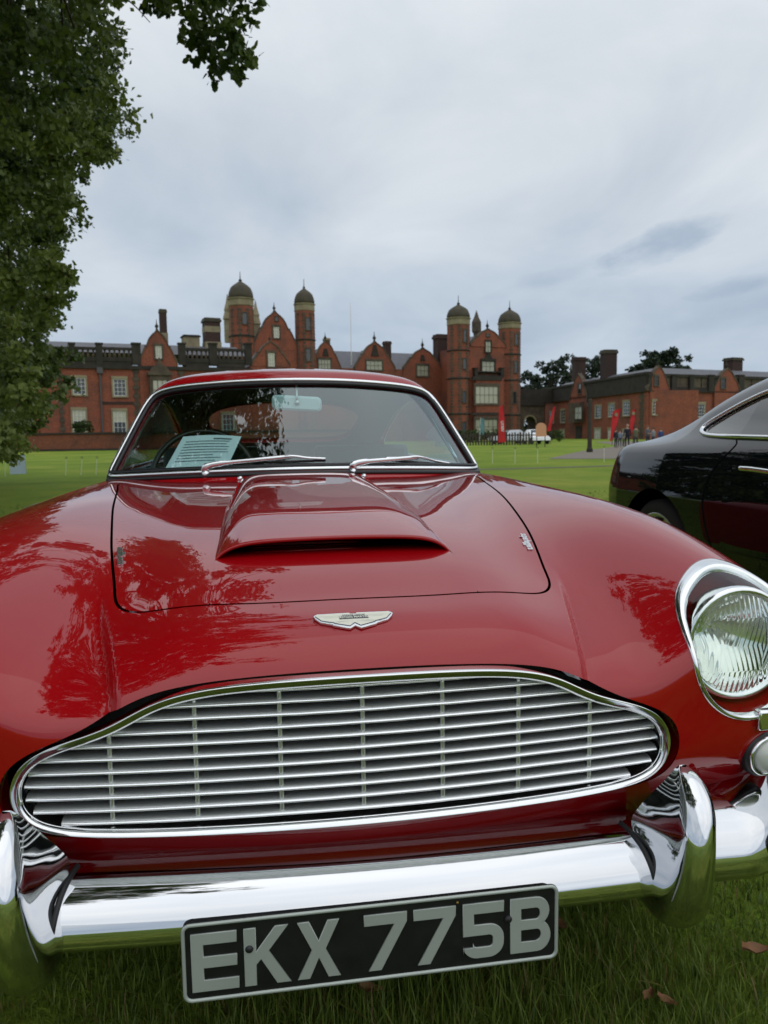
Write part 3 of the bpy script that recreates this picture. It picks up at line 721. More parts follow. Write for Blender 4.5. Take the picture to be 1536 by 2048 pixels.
def pu(px): t = (px-45)/1430.0; return t/(1.095-.095*t)
rows = [('E', 84, 262), ('K', 287, 455), ('X', 490, 650), ('7', 745, 904), ('7', 932, 1088), ('5', 1118, 1269), ('B', 1296, 1444)]
GA = [pu(a) for _, a, _ in rows]; GB = [pu(b) for _, _, b in rows]
for (c, a, b), u0, u1 in zip(rows, GA, GB):
    u0 = u0*PW-PW/2; u1 = u1*PW-PW/2
    M4 = Matrix.Translation((PX+u0, PY-.0008, PZ-CH/2)) @ Matrix.Rotation(R_(90), 4, 'X')
    g = curve_mesh('letter' if c.isalpha() else 'digit', glyph(c, u1-u0), M4, .0006, .0007, M['plate_silver'], plate)
for u, v in ((-.172, .012), (.186, .012)):
    m = MB(); m.lathe([(0.0001, -.0045), (.0035, -.0042), (.0055, -.002), (.006, .001)], 12, lambda q: (PX+u+q[0], PY-.0005+q[2], PZ+v+q[1])); m.build('plate_bolt', M['rubber'], plate, smooth=True)
m = MB(); m.lathe([(0.0001, -.002), (.0018, -.0016), (.0022, .001)], 10, lambda q: (PX+.113+q[0], PY-.0005+q[2], PZ+.0445+q[1])); m.build('rivet', mat('brass', (.35, .22, .06), .4, 1.0), plate, smooth=True)
for sx_ in (-.17, .19):
    m = MB(); m.box((PX+sx_-.012, PY+.004, PZ-.02), (PX+sx_+.012, PY+.024, PZ-.008)); m.build('plate_bracket', M['void'], plate)
# ======================= badge =============================================
bp = np.array([0, .1585, float(0)]); bp[2] = raycast(np.array([[0, .1585, 1.1]]), np.array([[0, 0, -1.]]), None, 0, .75, 40)[0][0, 2]
bn = grad(bp[None], G)[0]; bt = np.array([1., 0, 0]); bu = np.cross(bn, bt)
bm = lambda h: Matrix(((bt[0], bu[0], bn[0], bp[0]+bn[0]*h), (bt[1], bu[1], bn[1], bp[1]+bn[1]*h), (bt[2], bu[2], bn[2], bp[2]+bn[2]*h), (0, 0, 0, 1)))
half = [(0, 242), (36, 242), (52, 228), (490, 231), (535, 250), (541, 262), (520, 290), (455, 342), (380, 360), (300, 378), (285, 392), (75, 436), (0, 398)]
def wing(half, k=1.0, dv=0):
    h = [(a*1.135e-4*k, -(b-335)*1.90e-4*k+dv) for a, b in half]; return [h[::-1]+[(-a, b) for a, b in h[1:-1]]]
badge = curve_mesh('winged_badge', wing(half), bm(.0025), .0016, .0006, M['chrome2'], car)
inl = [(0, 248), (30, 248), (46, 236), (482, 238), (520, 258), (445, 322), (370, 338), (290, 352), (270, 366), (72, 408), (0, 366)]
curve_mesh('enamel_wing', wing(inl), bm(.0047), .0002, .0001, M['cream'], badge)
# dark feather edge and feather lines
m = MB(); T = lambda a, b, c: tuple(bp+bt*a+bu*b+bn*c)
edge = [(520, 262), (445, 326), (370, 342), (290, 356), (270, 370), (72, 412), (0, 370)]
for s in (-1, 1):
    e = [(s*a*1.135e-4, -(b-335)*1.90e-4) for a, b in edge]
    m.tube([T(a, b, .0050) for a, b in e], .0007, 4, flat=(tuple(bn), .5, 1.2))
m.build('feather_edge', M['navy'], badge)
m = MB()
for s in (-1, 1):
    for k in range(7):
        a0 = s*(40+60*k)*1.135e-4; m.tube([T(s*8*1.135e-4+a0*.4, -.0012, .0050), T(a0*1.05, -.0085+.0006*k, .0050)], .00018, 4)
    for k in range(3):
        m.tube([T(s*.012, .013-.0022*k, .0050), T(s*(.053-.004*k), .0125-.0022*k, .0050)], .00018, 4)
m.build('feather_line', M['alu_dull'], badge)
m = MB(); m.prism([(-.0225, .0035), (.0225, .0035), (.0225, .0098), (.0175, .0098), (.0175, .0150), (-.0175, .0150), (-.0175, .0098), (-.0225, .0098)], .0048, .0056, lambda p: T(p[0], p[1], p[2])); m.build('name_bar', M['navy'], badge)
def text_mesh(name, body, size, M4, extrude, material, parent, shear=0, bold=0, align='CENTER', sx=1.0):
    cu = bpy.data.curves.new(name, 'FONT'); cu.body = body; cu.size = size; cu.align_x = align; cu.align_y = 'CENTER'; cu.extrude = extrude; cu.shear = shear; cu.offset = bold; cu.resolution_u = 3
    tmp = bpy.data.objects.new('tmp', cu); COL.objects.link(tmp); bpy.context.view_layer.update()
    me = bpy.data.meshes.new_from_object(tmp.evaluated_get(bpy.context.evaluated_depsgraph_get())); bpy.data.objects.remove(tmp); me.name = name
    me.transform(M4 @ Matrix.Diagonal((sx, 1, 1, 1))); me.materials.clear(); me.materials.append(material); return link(name, me, parent)
text_mesh('lettering', 'ASTON MARTIN', .0066, bm(.0060) @ Matrix.Translation((0, .0066, 0)), .0002, M['cream'], badge, bold=.00012, sx=.95)
text_mesh('lettering', 'DAVID BROWN', .0054, bm(.0060) @ Matrix.Translation((0, .0124, 0)), .0002, M['cream'], badge, bold=.0001, sx=.95)
# script emblems along the bonnet edges
for s in (-1, 1):
    y0, y1, xx = .492, .592, .409
    f = lambda p: G(p, H1)
    q, _ = raycast(np.array([[s*.4005, .482, 1.1], [s*.4165, .578, 1.1]]), np.array([[0, 0, -1.], [0, 0, -1.]]), H1, 0, .75, 40)
    c = q.mean(0); t = unit(q[1]-q[0]); nn = grad(c[None], f)[0]; nn = unit(nn-t*(nn@t)); t = t if s < 0 else -t; b = np.cross(nn, t)
    M4 = Matrix(((t[0], b[0], nn[0], c[0]+nn[0]*.002), (t[1], b[1], nn[1], c[1]+nn[1]*.002), (t[2], b[2], nn[2], c[2]+nn[2]*.002), (0, 0, 0, 1)))
    o = text_mesh('script_emblem', 'superleggera', .0205, M4, .0013, M['chrome2'], car, shear=.35, bold=.0006, sx=.92)
# ======================= headlights and side lamps =========================
def headlamp(s):
    n = 72; a = np.linspace(0, 2*math.pi, n, endpoint=False)
    def circ(r): r = r*hl_rad(a)/HLR; return s*(HLC[0]+r*np.cos(a)), HLC[1]+r*np.sin(a)
    secs = []
    for r, l in ((HLR+.0005, .006), (HLR+.0002, -.0006), (HLR-.0015, -.0026), (HLR-.004, -.0034), (HLR-.0066, -.0026), (HLR-.0082, -.0003), (HLR-.0086, .010)):
        x, z = circ(r); P = on_body(x, z); Nn = grad(P, G); P = P-Nn*l if False else P+Nn*(-l); secs.append(P)
    Pg = np.stack(secs, 1); Pg = np.concatenate([Pg, Pg[:1]], 0)
    hl = MB(); hl.grid(Pg, flip=s < 0); o = hl.build('headlight', M['chrome2'], car, smooth=True)
    # glass cover following the wing
    rr = np.linspace(0.002, HLR-.0075, 16); P = []
    for r in rr: x, z = circ(r); P.append(on_body(x, z, .002))
    Pg = np.stack(P, 0); Pg = np.concatenate([Pg, Pg[:, :1]], 1); m = MB(); m.grid(Pg); m.build('lens_cover', M['clear'], o, smooth=True)
    # red bowl
    P = []
    ring = on_body(*circ(HLR-.007)); c = np.array([s*HLC[0], .27, HLC[1]-.01])
    for t, k in ((0, 1), (.25, .97), (.6, .9), (.9, .8), (1.0, .6), (1.02, .02)): P.append(np.c_[c[0]+(ring[:, 0]-c[0])*k, ring[:, 1]*(1-min(t, 1))+c[1]*min(t, 1), c[2]+(ring[:, 2]-c[2])*k])
    Pg = np.stack(P, 0); Pg = np.concatenate([Pg, Pg[:, :1]], 1); m = MB(); m.grid(Pg); m.build('bowl', M['red'], o, smooth=True)
    # sealed beam unit: rim, reflector, fluted lens
    lc = np.array([s*HLC[0], .155, HLC[1]-.006]); RL = .088
    LM = lambda q: (lc[0]+q[0], lc[1]-q[2]+.12*0, lc[2]+q[1])
    m = MB(); m.lathe([(RL+.004, -.03), (RL+.0075, -.006), (RL+.0085, .002), (RL+.0065, .0085), (RL+.0015, .0105), (RL-.0035, .008), (RL-.004, -.01)], 48, LM); m.f = m.f[:-2]; m.mi = m.mi[:-2]; m.build('lamp_rim', M['chrome2'], o, smooth=True)
    m = MB(); m.lathe([(.001, -.072), (.012, -.071), (.03, -.064), (.05, -.05), (.07, -.026), (RL, .0)], 48, LM); m.f = m.f[:-2]; m.mi = m.mi[:-2]; m.build('reflector', M['reflector'], o, smooth=True)
    nn = 190; uu = np.linspace(-1, 1, nn); X, Z = np.meshgrid(uu, uu, indexing='ij'); d = np.sqrt(X**2+Z**2); k = np.where(d > 1, 1/np.maximum(d, 1e-6), 1); X = X*k; Z = Z*k
    zb = np.floor((Z+1.0)/.5).astype(int); xb = np.floor((X+1.2)/.8).astype(int); ph = 22*(((zb+xb) % 3)-1)
    flute = np.sin(X*62+Z*ph)
    h = .019*(1-np.minimum(X**2+Z**2, 1))+.00042*flute*(1-(X**2+Z**2)**6)
    Pg = np.stack([lc[0]+X*RL, lc[1]-.004-h, lc[2]+Z*RL], -1); m = MB(); m.grid(Pg); m.build('fluted_lens', M['lens'], o, smooth=True)
    m = MB(); m.lathe([(.001, .0), (.011, -.002), (.012, -.02), (.008, -.06)], 16, LM); m.build('bulb_shield', M['alu_dull'], o, smooth=True)
    # clip under the ring
    p = on_body([s*(HLC[0]+.02)], [HLC[1]-HLR+.004])[0]; m = MB(); m.box((p[0]-.014, p[1]-.011, p[2]-.022), (p[0]+.014, p[1]+.006, p[2]+.012)); m.build('ring_clip', M['chrome2'], o, smooth=True, bevel=.004)
M['lens'] = mat('fluted_glass', (.93, .97, .93), .02, 0, 0); M['lens'].node_tree.nodes['Principled BSDF'].inputs['Transmission Weight'].default_value = 1; M['lens'].node_tree.nodes['Principled BSDF'].inputs['IOR'].default_value = 1.35
for s in (1, -1): headlamp(s)
M['lamp_white'] = mat('frosted_lamp_glass', (.55, .58, .52), .22, 0, .8)
def sidelamp(s):
    p = on_body([s*.674], [.535])[0]; n = grad(p[None], G)[0]; n = unit(n*np.array([.55, 1, .3])); t = unit(np.cross(n, [0, 0, 1.])); b = np.cross(t, n)
    T = lambda q: tuple(p+t*q[0]+b*q[1]+n*(q[2]+.002))
    m = MB(); m.lathe([(.040, -.02), (.0405, .004), (.038, .008), (.034, .009)], 32, T); o = m.build('side_lamp', M['rubber'], car, smooth=True)
    m = MB(); m.lathe([(.0345, .004), (.0355, .010), (.034, .0135), (.0305, .014), (.0295, .008)], 32, T); m.f = m.f[:-2]; m.mi = m.mi[:-2]; m.build('lamp_rim', M['chrome2'], o, smooth=True)
    m = MB(); m.lathe([(.030, .009), (.0285, .016), (.024, .022), (.015, .0265), (.006, .028), (.0005, .0282)], 28, T); m.build('lamp_lens', M['lamp_white'], o, smooth=True)
for s in (1, -1): sidelamp(s)
# ======================= cabin =============================================
RCY = [1.5, 1.75, 1.95, 2.25, 2.55, 2.9, 3.3, 3.7, 4.0, 4.3, 4.6]; RCZ = np.array([1.255, 1.287, 1.309, 1.341, 1.345, 1.312, 1.215, 1.085, .975, .84, .66])
Rtab = Tab([0, .2, .35, .5, .62, .8], RCY, -np.array([-.006, -.001, .010, .036, .085, .22])[:, None]+RCZ[None, :], even=True, n=(120, 160))
WY = [1.5, 1.75, 2.1, 2.5, 3.0, 3.5, 4.0, 4.6]; WW = np.array([.640, .663, .683, .690, .668, .585, .45, .30])
Wtab = Tab(WY, [.85, .95, 1.05, 1.15, 1.25, 1.35], WW[:, None]+np.array([.03, .0, -.040, -.086, -.142, -.21])[None, :], n=(120, 60))
def yscreen(x, z): return 1.605+.345*x**2+(z-.955)*1.085+.10*(z-.955)*x*x
def Gc(P):
    x, y, z = P[..., 0], P[..., 1], P[..., 2]
    g = smax(z-Rtab(x, y), (yscreen(x, z)-y)*.70, .018)
    return smax(g, (np.abs(x)-Wtab(y, z))*.92, .040)
SCREEN = smooth_closed(mirror_loop([(0, 1.277), (.10, 1.2765), (.20, 1.274), (.30, 1.2685), (.40, 1.2605), (.47, 1.2515), (.52, 1.235), (.548, 1.205), (.568, 1.16), (.592, 1.10), (.618, 1.035), (.640, .98), (.655, .944), (.640, .938), (.58, .942), (.45, .948), (.30, .953), (.15, .956), (0, .957)]), 6)
SIDE = smooth_closed([(1.86, .985), (1.83, .955), (2.1, .945), (2.5, .945), (2.9, .95), (3.2, .965), (3.42, .99), (3.45, 1.02), (3.3, 1.085), (3.05, 1.16), (2.75, 1.215), (2.4, 1.235), (2.2, 1.225), (2.08, 1.19), (1.97, 1.09)], 6)
REARW = smooth_closed(mirror_loop([(0, 3.12), (.2, 3.13), (.34, 3.17), (.41, 3.25), (.42, 3.4), (.40, 3.62), (.34, 3.74), (.2, 3.78), (0, 3.79)]), 6)
def cabin_fields(P):
    x, y, z = P[..., 0], P[..., 1], P[..., 2]
    gs = np.where((y < 2.2) & (yscreen(x, z)-y > -.06), sdist(x, z, SCREEN), -.5)
    gd = np.where((np.abs(x) > .38) & (z < 1.28), sdist(y, z, SIDE), -.5)
    gr = np.where((y > 2.9), sdist(x, y, REARW), -.5)
    return gs, gd, gr
def build_cabin():
    n1, n2 = 300, 170
    ph = np.linspace(0, 2*math.pi, n1)[:, None]; e = np.linspace(0.0, 1.0, n2)[None, :]; el = R_(89.5)*e
    O = np.stack(np.broadcast_arrays(0*ph*e, 2.5+0*ph*e, .90+0*ph*e), -1); D = np.stack(np.broadcast_arrays(np.sin(ph)*np.cos(el)*.75, -np.cos(ph)*np.cos(el)*1.4, np.sin(el)+0*ph), -1)
    P, ok = raycast(O, D, None, .02, 1.7, 44, Gc); N = grad(P, Gc)
    gs, gd, gr = cabin_fields(P)
    rings = {0: [ringf(.004, .002, .3, .9), ringf(.03, .002, 0, 1)], 1: [ringf(.004, .002, .3, .9), ringf(.03, .002, 0, 1)], 2: [ringf(.03, .0, 0, 1)]}
    ev = [lambda p: cabin_fields(p)[0], lambda p: cabin_fields(p)[1], lambda p: cabin_fields(p)[2]]
    V, Nn, Q, T = make_sheet(P, N, ok, [-gs, -gd, -gr], {'eval': ev, 'rings': rings})
    V, Nn, F = compact(V, Nn, [Q, T]); mesh_np('roof', V, F, M['red'], car, Nn)
    # headlining: the same shell, 18 mm inside
    V, Nn, Q, T, _ = clip_grid(P-N*.020, N, np.minimum.reduce([-gs-.012, -gd-.006, -gr]), ok); V, Nn, F = compact(V, Nn, [orient(V, -Nn, Q), orient(V, -Nn, T)]); mesh_np('headlining', V, F, M['headlining'], car, -Nn)
    for g, nm, mt, off in ((gs, 'windscreen', 'screen', .006), (gd, 'side_window', 'side_glass', .006), (gr, 'rear_window', 'side_glass', .004)):
        V, Nn, Q, T, _ = clip_grid(P-N*off, N, g+.004, ok); V, Nn, F = compact(V, Nn, [orient(V, Nn, Q), orient(V, Nn, T)])
        if nm == 'side_window':
            for s in (1, -1):
                keep = [f[(V[f[:, 0], 0]*s > 0)] for f in F]; v2, n2_, f2 = compact(V, Nn, keep); mesh_np(nm, v2, f2, M[mt], car, n2_)
        else: mesh_np(nm, V, F, M[mt], car, Nn)
build_cabin()
def screen_pts(L): return on_body(L[:, 0], L[:, 1], 0, Gc, 1.2)
L = SCREEN; Pc = screen_pts(L); Nc = grad(Pc, Gc)
m = MB(); m.tube(Pc+Nc*.002, .0078, 10, closed=True); m.build('windscreen_trim', M['chrome2'], car, smooth=True)
Pi = screen_pts(offset_poly(L, -.012)); m = MB(); m.tube(Pi+grad(Pi, Gc)*.0005, .0075, 8, closed=True); m.build('windscreen_seal', M['gasket'], car, smooth=True)
low = L[:, 1] < .965; Lo = L[low]; Lo = Lo[np.argsort(Lo[:, 0])]; Po = on_body(Lo[:, 0], Lo[:, 1]-.013, 0, Gc, 1.2)
MB().tube(Po+grad(Po, Gc)*.001, .0085, 8).build('scuttle_seal', M['gasket'], car, smooth=True)
for s in (1, -1):
    q = SIDE; O = np.stack([0*q[:, 0]+s*1.0, q[:, 0], q[:, 1]], -1); D = np.zeros_like(O); D[:, 0] = -s
    Pw, _ = raycast(O, D, None, 0, .8, 40, Gc); MB().tube(Pw, .006, 6, closed=True).build('window_trim', M['chrome2'], car, smooth=True)
    # quarter-light bar
    O = np.array([[s*1., 2.13+.17*t, .955+.25*t] for t in np.linspace(0, 1, 8)]); D = np.zeros_like(O); D[:, 0] = -s
    Pw, _ = raycast(O, D, None, 0, .8, 40, Gc); MB().tube(Pw-np.array([s*.008, 0, 0]), .009, 6).build('quarter_light_bar', M['chrome2'], car, smooth=True)
    # beige pillar lining
    O = np.array([[s*1., 1.88+.30*t, .95+.25*t] for t in np.linspace(0, 1, 8)]); Pw, _ = raycast(O, D, None, 0, .8, 40, Gc)
    MB().tube(Pw-np.array([s*.030, 0, 0]), .016, 8, flat=((0, 1, 0), 1.3, .6)).build('pillar_lining', M['trim_beige'], car, smooth=True)
# scuttle between bonnet and glass is part of rear_body. Cabin interior
m = MB(); xs = np.linspace(-.60, .60, 21)
Pg = np.stack([np.c_[xs, 1.66+.30*xs**2+a, .0*xs+b] for a, b in ((-.02, .915), (.0, .942), (.06, .952), (.20, .957), (.34, .954), (.40, .935), (.42, .87), (.40, .55))], 1); m.grid(Pg, flip=True); m.build('dashboard', M['dash'], car, smooth=True)
m = MB(); m.box((-.62, 1.75, .28), (.62, 3.5, .34)); m.box((-.66, 1.75, .3), (-.63, 3.4, .93)); m.box((.63, 1.75, .3), (.66, 3.4, .93)); m.box((-.60, 3.25, .3), (.60, 3.30, .90)); m.box((-.60, 3.30, .86), (.60, 3.72, .89)); m.build('cabin_lining', M['leather'], car)
for s in (-1, 1):
    m = MB(); m.box((s*.36-.24, 2.22, .45), (s*.36+.24, 2.72, .60)); 
    rec = [(2.66, .58), (2.72, .62), (2.90, .98), (2.88, 1.02), (2.82, 1.02), (2.58, .62)]
    m.prism(rec, s*.36-.235, s*.36+.235, lambda p: (p[2], p[0], p[1])); m.build('seat', M['leather'], car, smooth=True, bevel=.03)
m = MB(); m.box((-.55, 3.02, .55), (.55, 3.2, .92)); m.build('rear_seat', M['leather'], car, bevel=.03)
m = MB(); cs = np.array([-.36, 2.13, .905]); nn = unit(np.array([0, 1., -.35])*-1); t = np.array([1., 0, 0]); b = np.cross(nn, t)
m.tube([cs+(.2*math.cos(a))*t+(.2*math.sin(a))*b for a in np.linspace(0, 2*math.pi, 40, endpoint=False)], .012, 8, closed=True)
for a in (0.3, 2.84, 4.71): m.tube([cs, cs+.2*math.cos(a)*t+.2*math.sin(a)*b], .008, 6)
m.tube([cs, cs+np.array([0, -.35, -.15])], .02, 8)
m.build('steering_wheel', mat('dark_wood_rim', (.05, .025, .015), .35, 0, .5), car, smooth=True)
# mirror
mc = np.array([.004, 1.935, 1.190]); m = MB()
pl = rrect(.186, .056, .018); MT = lambda p: (mc[0]+p[0], mc[1]+p[2], mc[2]+p[1]-.06*p[0])
m.prism(rrect(.176, .046, .015), -.006, 0, MT); m.prism(pl, 0, .016, MT); mir = m.build('mirror', M['mirror_back'], car, smooth=True, bevel=.003)
m = MB(); m.prism(rrect(.176, .048, .015), .0165, .0175, MT); m.build('mirror_glass', M['mirror_face'], mir)
m = MB(); m.tube([mc+np.array([0, -.004, .0]), mc+np.array([0, -.016, .02]), mc+np.array([0.0, .012, .068])], .0042, 8); m.lathe([(.001, -.013), (.008, -.012), (.0105, -.006), (.0105, 0)], 12, lambda q: (mc[0]+q[0], mc[1]+q[2]-.004, mc[2]+q[1]+.002)); m.build('mirror_stem', M['alu_dull'], mir, smooth=True)
# wipers
def wiper(pv, mid, b0, b1):
    P0, P1, B0, B1 = [np.array(q, float) for q in (pv, mid, b0, b1)]
    m = MB(); m.lathe([(.013, -.02), (.0125, .0), (.010, .008), (.004, .011), (.0005, .0112)], 14, lambda q: (P0[0]+q[0], P0[1]+q[1]-q[2]*.2, P0[2]+q[2]-.02)); o = m.build('wiper', M['chrome2'], car, smooth=True)
    m = MB(); m.tube(catmull([P0+np.array([0, 0, -.012]), P0+np.array([0.004, -.006, .004]), P0*.82+P1*.18+np.array([0, -.004, .008]), P0*.4+P1*.6+np.array([0, -.004, .004]), P1], 5), [.011]*6+[.009]*5+[.0065]*10, 8, flat=((0, 0, 1), .55, 1.2)); m.build('wiper_arm', M['chrome2'], o, smooth=True)
    m = MB(); m.tube(catmull([B0, B0*.75+B1*.25+np.array([0, -.002, .006]), P1+np.array([0, -.002, .002]), B0*.25+B1*.75+np.array([0, -.002, .005]), B1], 6), .0048, 6); m.build('blade_holder', M['chrome2'], o, smooth=True)
    m = MB(); m.tube([B0+np.array([0, .006, -.006]), (B0+B1)/2+np.array([0, .006, -.006]), B1+np.array([0, .006, -.006])], .0045, 6); m.build('blade_rubber', M['rubber'], o)
wiper((-.318, 1.628, .967), (-.035, 1.626, .999), (-.165, 1.632, .986), (.082, 1.628, .990))
wiper((.172, 1.606, .966), (.412, 1.670, .988), (.290, 1.636, .988), (.540, 1.730, .962))
for x, y in ((-.205, 1.585), (.205, 1.575)):
    z0 = float(Hz(x, y)); m = MB(); m.lathe([(.009, -.004), (.009, .006), (.006, .010), (.0005, .011)], 12, lambda q: (x+q[0], y+q[1], z0+q[2])); m.build('washer_jet', M['chrome2'], car, smooth=True)
# ======================= wheels ============================================
def wheel(parent, x, y, z, R, rim_r, w, side, spokes=0):
    T = lambda q: (x+side*q[2], y+q[0], z+q[1])
    m = MB(); m.lathe([(rim_r, -w/2), (rim_r+.02, -w/2), (R-.03, -w/2), (R-.006, -w/2+.02), (R, 0), (R-.006, w/2-.02), (R-.03, w/2), (rim_r+.02, w/2+.004), (rim_r, w/2)], 40, T); m.f = m.f[:-2]; m.mi = m.mi[:-2]
    o = m.build('wheel', M['tyre'], parent, smooth=True)
    m = MB(); m.lathe([(rim_r+.004, -w/2), (rim_r+.004, w/2), (rim_r-.012, w/2), (rim_r-.03, w/2-.03), (rim_r-.035, -w/2)], 40, T); m.f = m.f[:-2]; m.mi = m.mi[:-2]; m.build('rim', M['wheel_metal'], o, smooth=True)
    m = MB(); n = spokes or 24
    for k in range(n):
        a = 2*math.pi*k/n; wd = .035 if spokes else .004
        c, s_ = math.cos(a), math.sin(a)
        pa = [(c*.05-s_*wd, s_*.05+c*wd), (c*(rim_r-.015)-s_*wd*.75, s_*(rim_r-.015)+c*wd*.75), (c*(rim_r-.015)+s_*wd*.75, s_*(rim_r-.015)-c*wd*.75), (c*.05+s_*wd, s_*.05-c*wd)]
        m.prism(pa, w/2-.05, w/2-.02, T)
    m.lathe([(.06, w/2-.06), (.06, w/2-.015), (.03, w/2), (.001, w/2+.002)], 16, T); m.build('spoke', M['wheel_metal'], o, smooth=False)
    return o
for wy in WHEEL_Y:
    for s in (1, -1): wheel(car, s*.70, wy, WHEEL_Z, .325, .195, .17, s)
# paper on the dashboard: a thing of its own
c4 = np.array([(-.462, 1.735, .960), (-.250, 1.74, .966), (-.202, 1.850, 1.069), (-.408, 1.860, 1.071)])
n = 8; u = np.linspace(0, 1, n)[:, None, None]; v = np.linspace(0, 1, n)[None, :, None]
Pg = (c4[0]*(1-u)+c4[1]*u)*(1-v)+(c4[3]*(1-u)+c4[2]*u)*v; Pg = Pg+np.array([0, .012, .006])*np.sin(u*3.1)*v
ctr = Pg.reshape(-1, 3).mean(0)
pap = empty('paper_sheet', tuple(ctr), 0, 'white printed information sheet propped on the dashboard behind the windscreen', 'paper')
m = MB(); m.grid(Pg-ctr); m.build('sheet', M['paper'], pap, smooth=True)
m = MB(); pn = unit(np.cross(c4[1]-c4[0], c4[3]-c4[0])); pn = pn if pn[1] < 0 else -pn
for k in range(9):
    vv = .90-.085*k; u0, u1 = .10, .90-.25*rng.random()
    if k == 0: u0 = .55
    def pt(a, b): return (c4[0]*(1-a)+c4[1]*a)*(1-b)+(c4[3]*(1-a)+c4[2]*a)*b+np.array([0, .012, .006])*math.sin(a*3.1)*b-ctr+pn*.0015
    us = np.linspace(u0, u1, 6)
    g = np.stack([np.array([pt(a, vv) for a in us]), np.array([pt(a, vv-.018-(.02 if k == 0 else 0)) for a in us])], 1); m.grid(g)
m.build('print_line', M['ink'], pap)
# ======================= frame of reference for the park ====================
LAT = np.array([math.cos(YAW), -math.sin(YAW), 0.0]); DEP = np.array([math.sin(YAW), math.cos(YAW), 0.0]); C0 = np.array([CAM[0], CAM[1], 0.0])
def ray(px, py): return fw+(px-768)/FPX*rt-(py-1024)/FPX*up
def wp(lat, dep, z=0.0): return C0+LAT*lat+DEP*dep+np.array([0, 0, z])
def at(px, py, dep):
    d = ray(px, py); return CAM+d*(dep/(d@DEP))
def ground(px, py):
    d = ray(px, py); return CAM+d*(-CAM[2]/d[2])
class Face:
    """a vertical wall plane: u along the wall, z up, w out towards the viewer"""
    def __init__(s, px, dep, ang, base=None):
        p = at(px, 870, dep); s.o = np.array([p[0], p[1], 0.0]); a = R_(ang)
        s.u = LAT*math.cos(a)+DEP*math.sin(a); s.n = np.cross(s.u, [0, 0, 1.0]); s.n = s.n if s.n@DEP < 0 else -s.n
        s.base = s.o if base is None else base
    def uz(s, px, py):
        d = ray(px, py); t = ((s.o-CAM)@s.n)/(d@s.n); p = CAM+d*t; return float((p-s.o)@s.u), float(p[2])
    def M(s, p): return tuple(s.o+s.u*p[0]+s.n*p[2]+np.array([0, 0, p[1]])-s.base)
    def rect(s, x0, y0, x1, y1):
        xm, ym = (x0+x1)/2, (y0+y1)/2; return s.uz(x0, ym)[0], s.uz(xm, y1)[1], s.uz(x1, ym)[0], s.uz(xm, y0)[1]      # u0,z0,u1,z1
    def box(s, m, u0, z0, u1, z1, w0, w1, mi=0): m.box((u0, z0, w0), (u1, z1, w1), mi, s.M)
# ---- materials of the hall ----
def brick_mat(name, c1, c2, dark):
    m = mat(name, c1, .85, noise=(.9, 1.3, c2, 8)); nt = m.node_tree; b = nt.nodes['Principled BSDF']
    base = b.inputs['Base Color'].links[0].from_socket; tc = nt.nodes['Texture Coordinate']
    n = nt.nodes.new('ShaderNodeTexNoise'); n.inputs['Scale'].default_value = .22; n.inputs['Detail'].default_value = 9; n.inputs['Roughness'].default_value = .65; nt.links.new(tc.outputs['Object'], n.inputs['Vector'])
    mr = nt.nodes.new('ShaderNodeMapRange'); nt.links.new(n.outputs[0], mr.inputs[0]); mr.inputs[1].default_value = .48; mr.inputs[2].default_value = .72; mr.inputs[4].default_value = .75
    mx = nt.nodes.new('ShaderNodeMix'); mx.data_type = 'RGBA'; nt.links.new(mr.outputs[0], mx.inputs[0]); nt.links.new(base, mx.inputs[6]); mx.inputs[7].default_value = (*dark, 1)
    n3 = nt.nodes.new('ShaderNodeTexNoise'); n3.inputs['Scale'].default_value = 7; n3.inputs['Detail'].default_value = 3; nt.links.new(tc.outputs['Object'], n3.inputs['Vector'])
    hs = nt.nodes.new('ShaderNodeMapRange'); nt.links.new(n3.outputs[0], hs.inputs[0]); hs.inputs[1].default_value = .3; hs.inputs[2].default_value = .7; hs.inputs[3].default_value = .72; hs.inputs[4].default_value = 1.25
    m2 = nt.nodes.new('ShaderNodeMix'); m2.data_type = 'RGBA'; m2.blend_type = 'MULTIPLY'; m2.inputs[0].default_value = 1; nt.links.new(mx.outputs[2], m2.inputs[6]); nt.links.new(hs.outputs[0], m2.inputs[7]); nt.links.new(m2.outputs[2], b.inputs['Base Color'])
    return m
M['brick'] = brick_mat('red_brick', (.29, .082, .042), (.19, .058, .034), (.085, .045, .034))
M['brick_dark'] = brick_mat('sooty_brick', (.055, .026, .019), (.035, .018, .015), (.02, .014, .012))
M['stone'] = mat('weathered_stone', (.13, .098, .065), .9, noise=(1.2, 1.0, (.045, .036, .028), 8))
M['stone_pale'] = mat('pale_stone', (.33, .28, .175), .9, noise=(1.0, .9, (.20, .165, .10), 8))
M['stone_dark'] = mat('blackened_stone', (.045, .037, .028), .92, noise=(1.3, 1.0, (.02, .017, .014), 8))
M['dome'] = mat('mossy_lead_dome', (.062, .050, .022), .7, noise=(1.6, 1.0, (.030, .024, .014), 8))
M['slate'] = mat('grey_slate', (.105, .105, .118), .6, noise=(1.5, .8, (.075, .076, .088), 8), bump=(30, .4, .02))
M['white_wood'] = mat('white_window_paint', (.74, .73, .67), .6)
M['pane_dark'] = mat('dark_pane', (.025, .03, .035), .08, spec=.8)
M['pane_blind'] = mat('pane_with_blind', (.46, .45, .36), .25, spec=.6)
M['pane_pale'] = mat('pane_with_curtain', (.30, .31, .24), .2, spec=.6, noise=(3, .8, (.42, .42, .32)))
M['iron'] = mat('black_iron', (.02, .02, .022), .5)
M['lead'] = mat('grey_lead_pipe', (.08, .075, .08), .6)
